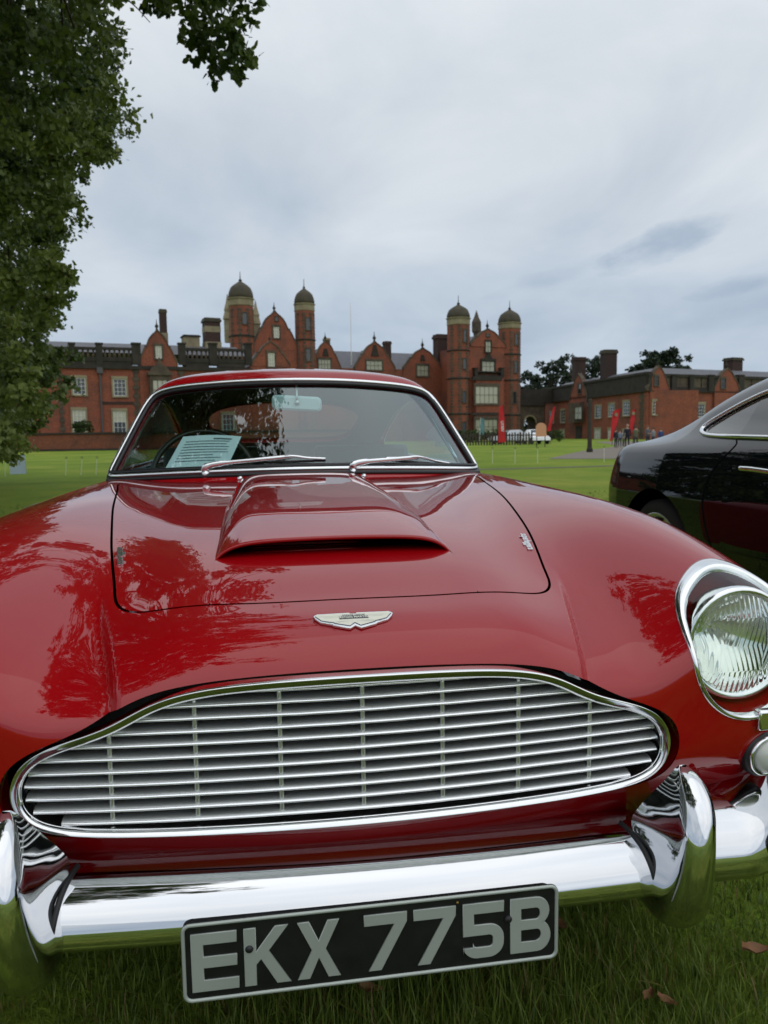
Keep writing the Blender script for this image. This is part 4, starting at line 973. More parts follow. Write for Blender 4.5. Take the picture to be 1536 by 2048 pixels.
def window(F, parent, rect, nx=3, ny=4, style='sash', pane='pane_dark', lower=None, surround='stone', sw=.14, nm='window'):
    u0, z0, u1, z1 = F.rect(*rect); m = MB()
    F.box(m, u0-sw, z0-sw*.9, u1+sw, z0-.002, 0, .16); F.box(m, u0-sw, z1+.002, u1+sw, z1+sw*1.5, 0, .13); F.box(m, u0-sw, z0, u0-.002, z1, 0, .11); F.box(m, u1+.002, z0, u1+sw, z1, 0, .11)
    w = m.build(nm, M[surround], parent)
    m = MB(); F.box(m, u0, z0, u1, z1 if lower is None else z0+(z1-z0)*.5, .01, .03); m.build('pane', M[pane], w)
    if lower is not None: m = MB(); F.box(m, u0, z0+(z1-z0)*.5+.002, u1, z1, .01, .03); m.build('pane', M[lower], w)
    m = MB(); t = .028 if style == 'sash' else .05; mt = 'white_wood' if style == 'sash' else 'stone'
    e = .055 if style == 'sash' else .03
    F.box(m, u0, z0, u0+e, z1, .032, .062); F.box(m, u1-e, z0, u1, z1, .032, .062); F.box(m, u0+e, z0, u1-e, z0+e, .032, .062); F.box(m, u0+e, z1-e, u1-e, z1, .032, .062)
    for i in range(1, nx): c = u0+(u1-u0)*i/nx; F.box(m, c-t/2, z0+e, c+t/2, z1-e, .032, .058)
    for j in range(1, ny): c = z0+(z1-z0)*j/ny; F.box(m, u0+e, c-t/2, u1-e, c+t/2, .034, .064)
    m.build('window_bars', M[mt], w); return w
def dutch(hw, z0, z1, k=1.0):
    """curved gable outline, half width hw, from eaves z0 to apex z1 (right half mirrored)"""
    h = z1-z0; R = [(hw, 0), (hw, .10*h), (hw*.93, .20*h), (hw*.82, .32*h), (hw*.73, .44*h), (hw*.66, .50*h), (hw*.66, .545*h), (hw*.58, .545*h), (hw*.54, .60*h), (hw*.47, .70*h), (hw*.37, .795*h), (hw*.24, .87*h), (hw*.11, .925*h), (hw*.05, .97*h), (0, h)]
    return [(a, z0+b) for a, b in R]+[(-a, z0+b) for a, b in R[-2::-1]]
def gable(F, parent, cx, x0, x1, ybase, ytop, yfin, depth=.5, w=.0, roof=0, mt='brick', zb=None, trim='stone'):
    uc = F.uz(cx, (ybase+ytop)/2)[0]; hw = (F.uz(x1, ybase)[0]-F.uz(x0, ybase)[0])/2; z0 = F.uz(cx, ybase)[1]; z1 = F.uz(cx, ytop)[1]; zf = F.uz(cx, yfin)[1]
    pl = [(uc+a, b) for a, b in dutch(hw, z0, z1)]
    if zb is not None: pl = [(uc-hw, zb)]+pl[::-1][0:0]+[(uc+hw, zb)]+[p for p in pl]
    m = MB(); m.prism(pl, w-depth, w, F.M); g = m.build('gable', M[mt], parent)
    # coping: a stone strip following the curve, proud of the brick
    d = [(uc+a, b) for a, b in dutch(hw, z0, z1)]; m = MB()
    P = np.array(d); Q = P+np.array([0, .16]); Q[:, 0] = uc+(P[:, 0]-uc)*1.035
    for i in range(len(P)-1):
        m.prism([tuple(P[i]), tuple(P[i+1]), tuple(Q[i+1]), tuple(Q[i])], w-depth-.03, w+.07, F.M)
    m.build('coping', M[trim], g)
    m = MB(); r = max((zf-z1)*.16, .06)
    c = F.M((uc, z1, w-depth/2)); m.lathe([(r*.9, 0), (r*.5, (zf-z1)*.12), (r*1.2, (zf-z1)*.3), (r*.9, (zf-z1)*.42), (r*.35, (zf-z1)*.55), (.02, zf-z1)], 8, lambda q: (c[0]+q[0], c[1]+q[1], c[2]+q[2]+.1)); m.build('finial', M['stone_dark'], g, smooth=True)
    if roof:
        m = MB(); zr = z0+(z1-z0)*.82; A = [(uc-hw*.97, z0), (uc+hw*.97, z0), (uc, zr)]; m.prism(A, w-depth-.002-roof, w-depth-.002, F.M); m.build('gable_roof', M['slate'], g)
    return g
def turret(F, parent, x0, x1, y_dome0, y_dome1, y_spire, y_band, y_bot, sides=8, wide=None, slits=(), string=()):
    """octagonal tower: shaft, pale band, ogee dome, spire, slit windows"""
    uc = F.uz((x0+x1)/2, (y_band+y_bot)/2)[0]; r = (F.uz(x1, y_band+20)[0]-F.uz(x0, y_band+20)[0])/2*.97; zz = lambda y: F.uz((x0+x1)/2, y)[1]
    c = np.array(F.M((uc, 0, -r*.55))); T = lambda q: (c[0]+q[0], c[1]+q[1], c[2]+q[2]); a0 = math.atan2(F.n[1], F.n[0])+math.pi/8
    zb, z1, zd0, zd1, zs = zz(y_bot) if y_bot < 3000 else 0, zz(y_band), zz(y_dome0), zz(y_dome1), zz(y_spire)
    m = MB(); k = 1/math.cos(math.pi/8); m.lathe([(r*k, max(zb, 0)), (r*k, z1)], 8, T, 0, a0); t = m.build('turret', M['brick'], parent)
    m = MB(); m.lathe([(r*k*1.02, z1), (r*k*1.07, z1+.12), (r*k*1.03, z1+.16), (r*k*1.03, zd0-.15), (r*k*1.12, zd0-.12), (r*k*1.12, zd0)], 8, T, 0, a0); m.build('stone_band', M['stone_pale'], t)
    h = zd1-zd0; D = [(1.00, 0), (1.03, .06), (1.03, .16), (.99, .30), (.91, .46), (.82, .60), (.60, .74), (.38, .85), (.20, .93), (.10, 1.0)]
    m = MB(); m.lathe([(r*k*a, zd0+h*b) for a, b in D], 16, T, 0, a0); m.build('dome', M['dome'], t, smooth=True)
    m = MB(); m.lathe([(r*.12, zd1), (r*.16, zd1+(zs-zd1)*.1), (r*.05, zd1+(zs-zd1)*.2), (.035, zd1+(zs-zd1)*.7), (.05, zd1+(zs-zd1)*.72), (.02, zs)], 8, T); m.build('spire', M['stone_dark'], t)
    m = MB()
    # stone quoins up the corners, alternately long and short
    for kx in range(8):
        a = a0+kx*math.pi/4; z = max(zb, 0)+.1; i = 0; d = np.array([math.cos(a), math.sin(a), 0]); s_ = np.array([-d[1], d[0], 0])
        if d@F.n < -.3: continue
        while z < z1-.3:
            L = .30 if i % 2 else .19; p = c+d*(r*k-.02); 
            V = [p+s_*sx*L+d*(-.30*L if abs(sx) else 0)+d*.0+np.array([0, 0, zz_]) for zz_ in (z, z+.28) for sx in (-1, 0, 1)]
            V = [v+d*.05 for v in V]; Vi = [v-d*.12 for v in V]
            m.add([tuple(v) for v in V]+[tuple(v) for v in Vi], [(0, 1, 4, 3), (1, 2, 5, 4), (6, 0, 3, 9), (2, 8, 11, 5), (3, 4, 10, 9), (4, 5, 11, 10), (1, 0, 6, 7), (2, 1, 7, 8)]); z += .42; i += 1
    q = m.build('quoin', M['stone'], t); q['kind'] = 'stuff'
    for ys in string:
        zc = zz(ys); m = MB(); m.lathe([(r*k*1.0, zc-.12), (r*k*1.09, zc-.05), (r*k*1.09, zc+.07), (r*k*1.0, zc+.14)], 8, T, 0, a0); m.build('string_course', M['stone_dark'], t)
    Ft = Face.__new__(Face); Ft.o = F.o+F.n*(r*.45); Ft.u, Ft.n, Ft.base = F.u, F.n, F.base
    for rc in slits: window(Ft, t, rc, 1, 1, 'stone', 'pane_dark', None, 'stone', .10, 'slit_window')
    return t
def chimney(F, parent, x0, x1, y0, y1, w=-2.5, mt='brick_dark', pots=2, cap='stone_dark', band=None, base_y=None):
    u0, z0, u1, z1 = F.rect(x0, y0, x1, y1); d = min(u1-u0, 1.6); m = MB(); h = z1-z0
    F.box(m, u0, z0-1.5, u1, z1-h*.12, w-d, w); c = m.build('chimney', M[mt], parent)
    m = MB(); e = (u1-u0)*.07; F.box(m, u0-e, z1-h*.12+.002, u1+e, z1-h*.05, w-d-e, w+e); F.box(m, u0-e*.3, z1-h*.05+.002, u1+e*.3, z1, w-d, w+e*.3); m.build('chimney_cap', M[cap], c)
    if band: m = MB(); F.box(m, u0-.03, z0+h*band[0], u1+.03, z0+h*band[1], w-d-.03, w+.03); m.build('chimney_band', M['stone_pale'], c)
    if base_y: m = MB(); ub = F.rect(x0, base_y[0], x1, base_y[1]); F.box(m, u0-.05, ub[1], u1+.05, ub[3], w-d-.05, w+.05); m.build('chimney_base', M['stone_pale'], c)
    return c
def balustrade(F, parent, x0, x1, ytop, ybot, w=.1):
    """stone parapet with turned balusters and piers"""
    u0, u1 = F.uz(x0, (ytop+ybot)/2)[0], F.uz(x1, (ytop+ybot)/2)[0]; xm = (x0+x1)/2; z1 = F.uz(xm, ytop)[1]; z0 = F.uz(xm, ybot)[1]; h = z1-z0
    m = MB(); F.box(m, u0, z0, u1, z0+h*.28, -.3, w+.05); F.box(m, u0, z1-h*.18, u1, z1, -.3, w+.05); F.box(m, u0, z0-.45, u1, z0-.002, -.3, w); b = m.build('parapet', M['stone_dark'], parent)
    m = MB(); n = max(2, int((u1-u0)/.42))
    for i in range(n):
        c = u0+(u1-u0)*(i+.5)/n; za, zb = z0+h*.28, z1-h*.18; q = F.M((c, za, -.1)); hh = zb-za
        m.lathe([(.09, 0), (.14, hh*.3), (.07, hh*.7), (.11, hh)], 6, lambda p: (q[0]+p[0], q[1]+p[1], q[2]+p[2]))
    o = m.build('baluster', M['stone'], b); o['kind'] = 'stuff'; return b
def pier(F, parent, x0, x1, ytop, ybot, w=.22, mt='stone_dark', nm='pier'):
    u0, z0, u1, z1 = F.rect(x0, ytop, x1, ybot); m = MB(); F.box(m, u0, z0, u1, z1, -.3, w); F.box(m, u0-.06, z1+.002, u1+.06, z1+.16, -.35, w+.06); return m.build(nm, M[mt], parent)
def quoins(F, parent, x0, x1, ytop, ybot, mt='stone'):
    u0, z0, u1, z1 = F.rect(x0, ytop, x1, ybot); m = MB(); z = z0; i = 0
    while z < z1-.3:
        e = 0 if i % 2 else (u1-u0)*.22; F.box(m, u0+e, z, u1-e, z+.36, 0, .07); z += .40; i += 1
    o = m.build('quoin', M[mt], parent); o['kind'] = 'stuff'; return o
def pipe(F, parent, x, y0, y1, r=.09):
    u0, z1 = F.uz(x, y0); z0 = max(F.uz(x, y1)[1], 0.0); m = MB(); m.tube([F.M((u0, z0, .14)), F.M((u0, z1-.5, .14))], r, 8); F.box(m, u0-.26, z1-.55, u0+.26, z1, .02, .34); return m.build('drainpipe', M['lead'], parent)
def course(F, parent, x0, x1, y, h=.3, w=.14, mt='stone_dark', nm='string_course'):
    u0, u1 = F.uz(x0, y)[0], F.uz(x1, y)[0]; z = F.uz((x0+x1)/2, y)[1]; m = MB(); F.box(m, u0, z-h/2, u1, z+h/2, -.2, w); return m.build(nm, M[mt], parent)
def wall(F, parent, x0, x1, ytop, depth=8, mt='brick', flat=True):
    u0, u1 = F.uz(x0, ytop)[0], F.uz(x1, ytop)[0]; z = F.uz((x0+x1)/2, ytop)[1]; m = MB(); F.box(m, u0, -.3, u1, z, -depth, 0); return m.build('wall', M[mt], parent)
def roof(F, parent, x0, x1, yeave, yridge, w0=-.5, run=5.0, hip=0, back=True):
    u0, u1 = F.uz(x0, yeave)[0], F.uz(x1, yeave)[0]; z0 = F.uz((x0+x1)/2, yeave)[1]; z1 = F.uz((x0+x1)/2, yridge)[1]; z1 = CAM[2]+(z1-CAM[2])*1.06
    V = [F.M(p) for p in ((u0, z0, w0), (u1, z0, w0), (u1-hip, z1, w0-run), (u0+hip, z1, w0-run), (u0, z0, w0-2*run), (u1, z0, w0-2*run))]
    m = MB(); m.add(V, [(0, 1, 2, 3), (3, 2, 5, 4), (0, 3, 4), (1, 5, 2), (0, 4, 5, 1)]); return m.build('roof', M['slate'], parent)
# ======================= the hall: left wing ================================
WANG = 24
FW = Face(145, 72, WANG)
wing = empty('house_wing', tuple(FW.o), 0, 'long red brick wing with balustraded parapet and curved gables, left of the towers', 'building', 'ranges of the brick hall')
wall(FW, wing, -260, 503, 734)
course(FW, wing, -260, 503, 732, .34, .22, nm='cornice')
roof(FW, wing, -260, 498, 700, 681, -1.0, 4.5)
for a, b in ((-230, -130), (-115, -15), (0, 70), (85, 138), (150, 192), (205, 263), (371, 417), (434, 489)): balustrade(FW, wing, a, b, 694+(b-200)*.012, 722+(b-200)*.014)
for a, b in ((-15, 0), (70, 85), (138, 150), (192, 205), (264, 281), (357, 371), (418, 434), (490, 503)): pier(FW, wing, a, b, 689, 730)
gable(FW, wing, 315.5, 282, 357, 735, 661, 640, .5, .12, 4)
m = MB(); u0, z0, u1, z1 = FW.rect(282, 733, 357, 905); FW.box(m, u0, -.2, u1, z1, 0, .12); m.build('gable_wall', M['brick'], wing)
FG = Face(145, 72, WANG); FG.o = FW.o+FW.n*.12; FG.base = FW.o
window(FG, wing, (311, 692, 323, 717), 2, 3, 'sash', 'pane_blind', None, 'stone', .16)
# stone bay under the gable
m = MB(); u0, z0, u1, z1 = FW.rect(300, 752, 341, 905); FW.box(m, u0, 0, u1, z1, .12, 1.0); FW.box(m, u0-.15, z1+.002, u1+.15, z1+.3, .1, 1.15); um = (u0+u1)/2
m.prism([(u0, z1+.3), (u1, z1+.3), (u1-.3, z1+.8), (um+.3, z1+1.0), (um, z1+1.7), (um-.3, z1+1.0), (u0+.3, z1+.8)], .6, .9, FW.M); m.build('stone_bay', M['stone'], wing)
FB = Face(145, 72, WANG); FB.o = FW.o+FW.n*1.0; FB.base = FW.o
window(FB, wing, (306, 760, 335, 800), 3, 2, 'stone', 'pane_blind', None, 'stone', .08)
quoins(FW, wing, 268, 281, 735, 905); quoins(FW, wing, 358, 371, 735, 905); quoins(FW, wing, 118, 129, 735, 905)
for x0, x1, yu, yl, bl in ((146, 171, (756, 789), (820, 864), 'pane_blind'), (227, 252, (758, 792), (822, 866), 'pane_blind'), (385, 409, (762, 796), (826, 868), None), (445, 468, (764, 798), (828, 870), None), (40, 66, (752, 786), (816, 862), 'pane_blind'), (-40, -14, (750, 784), (814, 860), None)):
    window(FW, wing, (x0, yu[0], x1, yu[1]), 3, 4, 'sash', 'pane_dark', None, 'stone_pale', .17)
    window(FW, wing, (x0, yl[0], x1, yl[1]), 3, 4, 'sash', 'pane_dark', bl, 'stone_pale', .17)
for x in (199, 20): pipe(FW, wing, x, 735, 900)
course(FW, wing, 205, 268, 806, .25, .06, 'brick_dark'); 
chimney(FW, wing, 327, 341, 611, 676, -2.2, 'brick_dark', cap='dome', base_y=(660, 690))
chimney(FW, wing, 386, 419, 657, 692, -5, 'stone_pale', cap='stone_dark')
chimney(FW, wing, 431, 463, 621, 690, -5, 'brick_dark', cap='dome', band=(.56, .74), base_y=(672, 690))
gable(FW, wing, 541, 503, 578, 735, 684, 668, .6, .10, 5)
m = MB(); u0, z0, u1, z1 = FW.rect(503, 733, 578, 905); FW.box(m, u0, -.2, u1, z1, -8, .10); m.build('gable_wall', M['brick'], wing)
window(FG, wing, (536, 706, 549, 733), 2, 3, 'sash', 'pane_blind', None, 'stone', .16)
# ======================= the hall: main block with two turrets ==============
FM_ = Face(487, 100, WANG)
main = empty('main_hall', tuple(FM_.o), 0, 'red brick middle block of the hall with two domed turrets, curved gables and tall chimneys', 'building', 'ranges of the brick hall')
turret(FM_, main, 466, 512, 596, 560, 541, 612, 870, slits=((485, 626, 494, 648), (485, 690, 494, 715)), string=(672,))
turret(FM_, main, 597, 633, 607, 575, 556, 622, 870, slits=((612, 636, 621, 660), (612, 698, 621, 722)), string=(680,))
gable(FM_, main, 552.5, 509, 597, 700, 622, 604, .7, -.4, 6)
m = MB(); u0, z0, u1, z1 = FM_.rect(505, 699, 600, 905); FM_.box(m, u0, -.2, u1, z1, -9, -.4); m.build('wall', M['brick'], main)
FMg = Face(487, 100, WANG); FMg.o = FM_.o-FM_.n*.4; FMg.base = FM_.o
window(FMg, main, (547, 654, 558, 676), 2, 3, 'sash', 'pane_blind', None, 'stone', .2); window(FMg, main, (550, 634, 556, 642), 1, 1, 'stone', 'pane_dark', None, 'stone', .08)
for x, y0, y1 in ((456, 588, 640), (464, 580, 640), (512, 600, 650)):
    c = at(x, y1, 106); z1 = at(x, y0, 106)[2]; h = z1-c[2]; m = MB(); m.lathe([(.55, -3), (.55, 0), (.7, .1), (.45, h*.3), (.5, h*.4), (.3, h*.6), (.22, h*.7), (.03, h)], 8, lambda q: (c[0]+q[0]-FM_.o[0], c[1]+q[1]-FM_.o[1], c[2]+q[2])); m.build('pinnacle', M['stone_pale'], main)
# lower range between the turret pairs
FL = Face(640, 112, WANG); FL.base = FM_.o
m = MB(); u0, z0, u1, z1 = FL.rect(634, 738, 905, 905); FL.box(m, u0, -.2, u1, z1, -8, 0); m.build('wall', M['brick'], main)
roof(FL, main, 634, 900, 738, 705, -.5, 6)
for c, a, b, yt, yf, mt in ((651, 632, 690, 682, 666, 'brick'), (749, 710, 789, 684, 664, 'brick'), (845, 806, 882, 697, 678, 'brick')):
    gable(FL, main, c, a, b, 742, yt, yf, .5, .25, 5, mt)
    m = MB(); u0, z0, u1, z1 = FL.rect(a, 741, b, 905); FL.box(m, u0, -.2, u1, z1, 0, .25); m.build('gable_wall', M['brick'], main)
FLg = Face(640, 112, WANG); FLg.o = FL.o+FL.n*.25; FLg.base = FM_.o
for rc, nx in (((637, 719, 661, 738), 4), ((733, 722, 764, 740), 4), ((834, 731, 856, 752), 3)): window(FLg, main, rc, nx, 2, 'stone', 'pane_pale', None, 'stone', .2)
for rc in ((645, 697, 657, 712), (742, 690, 757, 712), (840, 710, 850, 722)):
    m = MB(); u0, z0, u1, z1 = FLg.rect(*rc); m.prism([(u0, z0), (u1, z0), ((u0+u1)/2+.2, z1), ((u0+u1)/2-.2, z1)], .0, .12, FLg.M); m.build('carved_panel', M['stone_dark'], main)
chimney(FL, main, 664, 675, 671, 705, -3, 'stone', cap='stone_pale'); chimney(FL, main, 779, 791, 680, 728, -1.5, 'brick_dark', cap='brick_dark'); chimney(FL, main, 877, 901, 668, 742, -.2, 'brick_dark', cap='brick_dark')
m = MB(); u0, u1 = FL.uz(676, 706)[0], FL.uz(723, 706)[0]; z0 = FL.uz(700, 713)[1]; n = 16
for i in range(n):
    a = u0+(u1-u0)*i/n; d = (u1-u0)/n; m.prism([(a, z0), (a+d, z0), (a+d*.5, z0+.55)], -6.1, -6.0, FL.M)
FL.box(m, u0, z0+.56, u1, z0+.66, -6.1, -6.0); o = m.build('ridge_cresting', M['lead'], main); o['kind'] = 'stuff'
m = MB(); c = at(703, 735, 116)-FM_.o; zt = at(702, 606, 116)[2]; m.tube([c, (c[0], c[1], zt)], [.07, .035], 8); m.build('flagpole', M['white_wood'], main)
# ======================= the hall: right block with two turrets =============
FR = Face(922, 112, WANG)
rb = empty('house_pavilion', tuple(FR.o), 0, 'tall red brick end block with big mullioned windows between two domed turrets', 'building', 'ranges of the brick hall')
m = MB(); u0, z0, u1, z1 = FR.rect(936, 692, 1012, 905); FR.box(m, u0, -.2, u1, z1, -9, 0); m.build('wall', M['brick'], rb)
turret(FR, rb, 904, 942, 635, 607, 588, 650, 870, slits=((927, 660, 933, 684), (926, 718, 932, 738), (925, 783, 931, 805), (925, 845, 931, 870)), string=(701, 757, 828))
turret(FR, rb, 1007, 1043, 645, 617, 599, 658, 870, slits=((1030, 668, 1036, 690), (1029, 723, 1035, 746), (1026, 784, 1032, 807)), string=(709, 761, 830))
gable(FR, rb, 976, 940, 1010, 694, 659, 640, .6, .12, 7)
FRg = Face(922, 112, WANG); FRg.o = FR.o+FR.n*.12; FRg.base = FR.o
window(FRg, rb, (971, 683, 981, 704), 2, 2, 'stone', 'pane_pale', None, 'stone_dark', .16); window(FRg, rb, (973, 668, 979, 673), 1, 1, 'stone', 'pane_dark', None, 'stone', .08)
window(FRg, rb, (964, 723, 988, 743), 3, 2, 'stone', 'pane_pale', None, 'stone_dark', .26)
m = MB(); u0, z0, u1, z1 = FRg.rect(962, 717, 990, 723); m.prism([(u0, z0), (u1, z0), ((u0+u1)/2+.6, z0+.5), ((u0+u1)/2, z1+.9), ((u0+u1)/2-.6, z0+.5)], .0, .2, FRg.M); m.build('pediment', M['stone_dark'], rb)
balustrade(FRg, rb, 947, 1003, 743, 755, .5)
for x in (949, 1001): pier(FRg, rb, x-3, x+3, 738, 755, .6); 
m = MB(); u0, z0, u1, z1 = FRg.rect(946, 757, 1000, 905); FRg.box(m, u0, 0, u1, z1, 0, .9); m.build('window_bay', M['brick'], rb)
FRb = Face(922, 112, WANG); FRb.o = FR.o+FR.n*1.02; FRb.base = FR.o
course(FRb, rb, 944, 1003, 757, .5, .2); course(FRb, rb, 944, 1003, 828, .4, .12)
window(FRb, rb, (951, 773, 995, 807), 5, 2, 'stone', 'pane_blind', None, 'stone', .3); window(FRb, rb, (951, 839, 994, 868), 5, 2, 'stone', 'pane_pale', None, 'stone', .3)
m = MB(); c = at(952+1, 668, 122)-FR.o; h = 3.6; m.lathe([(.5, -4), (.5, 0), (.75, .4), (.75, h*.5), (.4, h*.7), (.03, h)], 8, lambda q: (c[0]+q[0], c[1]+q[1], c[2]+q[2])); m.build('pinnacle', M['stone'], rb)
# arch link
FA = Face(1042, 126, 14)
ar = empty('gate_arch', tuple(FA.o), 0, 'low brick link with a round stone archway right of the turrets', 'archway', 'ranges of the brick hall')
u0, z0, u1, z1 = FA.rect(1040, 806, 1088, 905); ua, _, ub, zc = FA.rect(1048, 846, 1070, 905); um = (ua+ub)/2; ra = (ub-ua)/2
arcp = [(um+ra*math.cos(R_(t)), zc+ra*1.1*math.sin(R_(t))) for t in range(0, 181, 15)]
m = MB(); m.prism([(u0, -.2), (u0, z1), (um, z1), (um, zc+ra*1.1)]+arcp[7:]+[(ua, -.2)], -3, 0, FA.M); m.prism([(ub, -.2)]+arcp[:7]+[(um, z1), (u1, z1), (u1, -.2)], -3, 0, FA.M); m.build('wall', M['stone'], ar)
m = MB(); m.prism(arcp+[(um+(a-um)*1.22, zc+(b-zc)*1.22) for a, b in arcp[::-1]], 0, .25, FA.M); m.build('arch_ring', M['stone_pale'], ar)
m = MB(); FA.box(m, ua-.3, -.2, ub+.3, zc+ra*1.3, -6, -5.7); m.build('arch_shade', M['void'], ar)  # near-black sheet behind the arch, shade of the opening put into its colour
course(FA, ar, 1040, 1088, 808, .5, .3); course(FA, ar, 1036, 1120, 792, 2.2, .1, 'stone_dark', 'parapet')
# ======================= the hall: right wing ===============================
FS = Face(1290, 96, 0)
pA = at(1076, 870, 134); pB = at(1292, 870, 97); FS.o = np.array([pB[0], pB[1], 0]); d = unit(np.array([pB[0]-pA[0], pB[1]-pA[1], 0])); FS.u = d; FS.n = np.cross(d, [0, 0, 1.]); FS.n = FS.n if FS.n@DEP < 0 else -FS.n; FS.base = FS.o
sw_ = empty('house_wing', tuple(FS.o), 0, 'low two storey brick service wing running away at the right behind the red flags', 'building', 'ranges of the brick hall')
zE = FS.uz(1274, 783)[1]
uA = FS.uz(1074, 870)[0]
m = MB(); FS.box(m, uA, -.3, .0, zE, -7, 0); m.build('wall', M['brick'], sw_)
m = MB(); FS.box(m, uA, zE, 0, zE+2.0, -.5, .12); FS.box(m, uA, zE+2.0, 0, zE+2.3, -.6, .25); FS.box(m, uA, zE-.15, 0, zE+.25, -.5, .3); m.build('parapet', M['stone_dark'], sw_)
EU = LAT*math.cos(R_(27))+DEP*math.sin(R_(27)); EN = np.cross(EU, [0, 0, 1.]); EN = EN if EN@DEP < 0 else -EN
def corner(w):
    A_ = np.stack([FS.u[:2], -EU[:2]], 1); s_ = np.linalg.solve(A_, (-w*EN+w*FS.n)[:2]); return s_[0], s_[1]     # where the two roof lines meet
c1, c2, c3 = corner(.6), corner(4.5), corner(8.5)
V = [FS.M(p) for p in ((uA, zE+1.6, -.6), (c1[0], zE+1.6, -.6), (c2[0], zE+3.3, -4.5), (uA+2, zE+3.3, -4.5), (uA, zE+1.6, -8.5), (c3[0], zE+1.6, -8.5))]; m = MB(); m.add(V, [(0, 1, 2, 3), (3, 2, 5, 4), (0, 3, 4), (1, 5, 2), (0, 4, 5, 1)]); m.build('roof', M['slate'], sw_)
def wrect(F, x0, y0, x1, y1, **k): return window(F, sw_, (x0, y0, x1, y1), **k)
for rc in ((1079, 827, 1087, 849), (1100, 823, 1108, 846), (1122, 820, 1131, 845), (1191, 812, 1203, 836), (1218, 808, 1230, 833), (1247, 803, 1260, 831)): wrect(FS, *rc, nx=3, ny=4, pane='pane_dark', surround='stone_pale', sw=.16)
for rc in ((1121, 860, 1130, 882), (1190, 858, 1202, 888), (1217, 858, 1229, 886), (1246, 860, 1258, 890)): wrect(FS, *rc, nx=3, ny=4, pane='pane_blind', surround='stone_pale', sw=.16)
gable(FS, sw_, 1160, 1143, 1178, 806, 748, 738, .5, .3, 4)
m = MB(); u0, z0, u1, z1 = FS.rect(1143, 805, 1178, 905); FS.box(m, u0, -.3, u1, z1, 0, .3); m.build('gable_wall', M['brick'], sw_)
FSg = Face.__new__(Face); FSg.o = FS.o+FS.n*.3; FSg.u, FSg.n, FSg.base = FS.u, FS.n, FS.base
window(FSg, sw_, (1157, 768, 1163, 787), 1, 2, 'stone', 'pane_dark', None, 'stone', .12)
m = MB(); u0, z0, u1, z1 = FSg.rect(1147, 806, 1168, 845); FSg.box(m, u0, z0, u1, z1, 0, .8); m.build('oriel', M['stone'], sw_)
FSo = Face.__new__(Face); FSo.o = FS.o+FS.n*1.1; FSo.u, FSo.n, FSo.base = FS.u, FS.n, FS.base
window(FSo, sw_, (1150, 814, 1164, 838), 2, 2, 'stone', 'pane_pale', None, 'stone', .1)
m = MB(); u0, z0, u1, z1 = FSg.rect(1152, 852, 1164, 905); FSg.box(m, u0, 0, u1, z1, 0, .1); m.build('door', M['stone_dark'], sw_)
for x in (1089, 1180): pipe(FS, sw_, x, 806, 905, .12)
quoins(FS, sw_, 1278, 1291, 785, 905)
FE = Face(1292, 97, 27); FE.o = FS.o.copy(); FE.base = FS.o
zE2 = zE
m = MB(); uR = FE.uz(1640, 800)[0]; FE.box(m, .02, -.3, uR, zE, -.45, 0); m.build('wall', M['brick'], sw_)
m = MB(); FE.box(m, .0, zE, uR, zE+.5, -.5, .12); FE.box(m, .0, zE-.15, uR, zE-.002, -.5, .3); FE.box(m, 0, zE+1.75, uR, zE+2.1, -.5, .2); m.build('parapet', M['stone_dark'], sw_)
for i in range(int(uR/2.4)): m = MB(); FE.box(m, .05+i*2.4, zE+.502, 2.25+i*2.4, zE+1.748, -.35, .02); m.build('parapet_panel', M['stone'], sw_)
V = [FE.M(p) for p in ((c1[1], zE+1.6, -.6), (uR, zE+1.6, -.6), (uR-2, zE+3.3, -4.5), (c2[1], zE+3.3, -4.5), (c3[1], zE+1.6, -8.5), (uR, zE+1.6, -8.5))]; m = MB(); m.add(V, [(0, 1, 2, 3), (3, 2, 5, 4), (0, 3, 4), (1, 5, 2), (0, 4, 5, 1)]); m.build('roof', M['slate'], sw_)
for x0, x1 in ((1294, 1300), (1340, 1350), (1376, 1384), (1414, 1424), (1474, 1484)): pier(FE, sw_, x0, x1, 752, 783, .35)
for c, a, b, yt, yf in ((1311, 1296, 1338, 733, 722), (1448, 1424, 1474, 738, 720)):
    gable(FE, sw_, c+3, a, b, 783, yt, yf, .5, .3, 0); m = MB(); u0, z0, u1, z1 = FE.rect(a, 782, b, 905); FE.box(m, u0, -.3, u1, z1, 0, .3); m.build('gable_wall', M['brick'], sw_)
FEg = Face.__new__(Face); FEg.o = FE.o+FE.n*.3; FEg.u, FEg.n, FEg.base = FE.u, FE.n, FE.base
for rc in ((1309, 752, 1316, 771), (1442, 757, 1450, 777)): window(FEg, sw_, rc, 2, 3, 'stone', 'pane_dark', None, 'stone', .14)
for rc in ((1305, 802, 1319, 829),): window(FEg, sw_, rc, 3, 4, 'sash', 'pane_dark', None, 'stone_pale', .18)
for rc in ((1350, 806, 1366, 831), (1393, 808, 1408, 834), (1305, 862, 1319, 890), (1350, 864, 1366, 892)): window(FE, sw_, rc, 3, 4, 'sash', 'pane_dark', None, 'stone_pale', .18)
pipe(FE, sw_, 1379, 783, 905, .12)
FC = Face(1190, 116, 8); FC.base = FS.o
FC2 = Face(1160, 139, 8); FC2.base = FS.o
chimney(FC2, sw_, 1150, 1172, 714, 768, 0, 'brick_dark', cap='brick_dark'); chimney(FC, sw_, 1209, 1234, 699, 764, 0, 'brick_dark', cap='dome'); chimney(FE, sw_, 1528, 1548, 708, 760, -5, 'brick_dark', cap='dome')
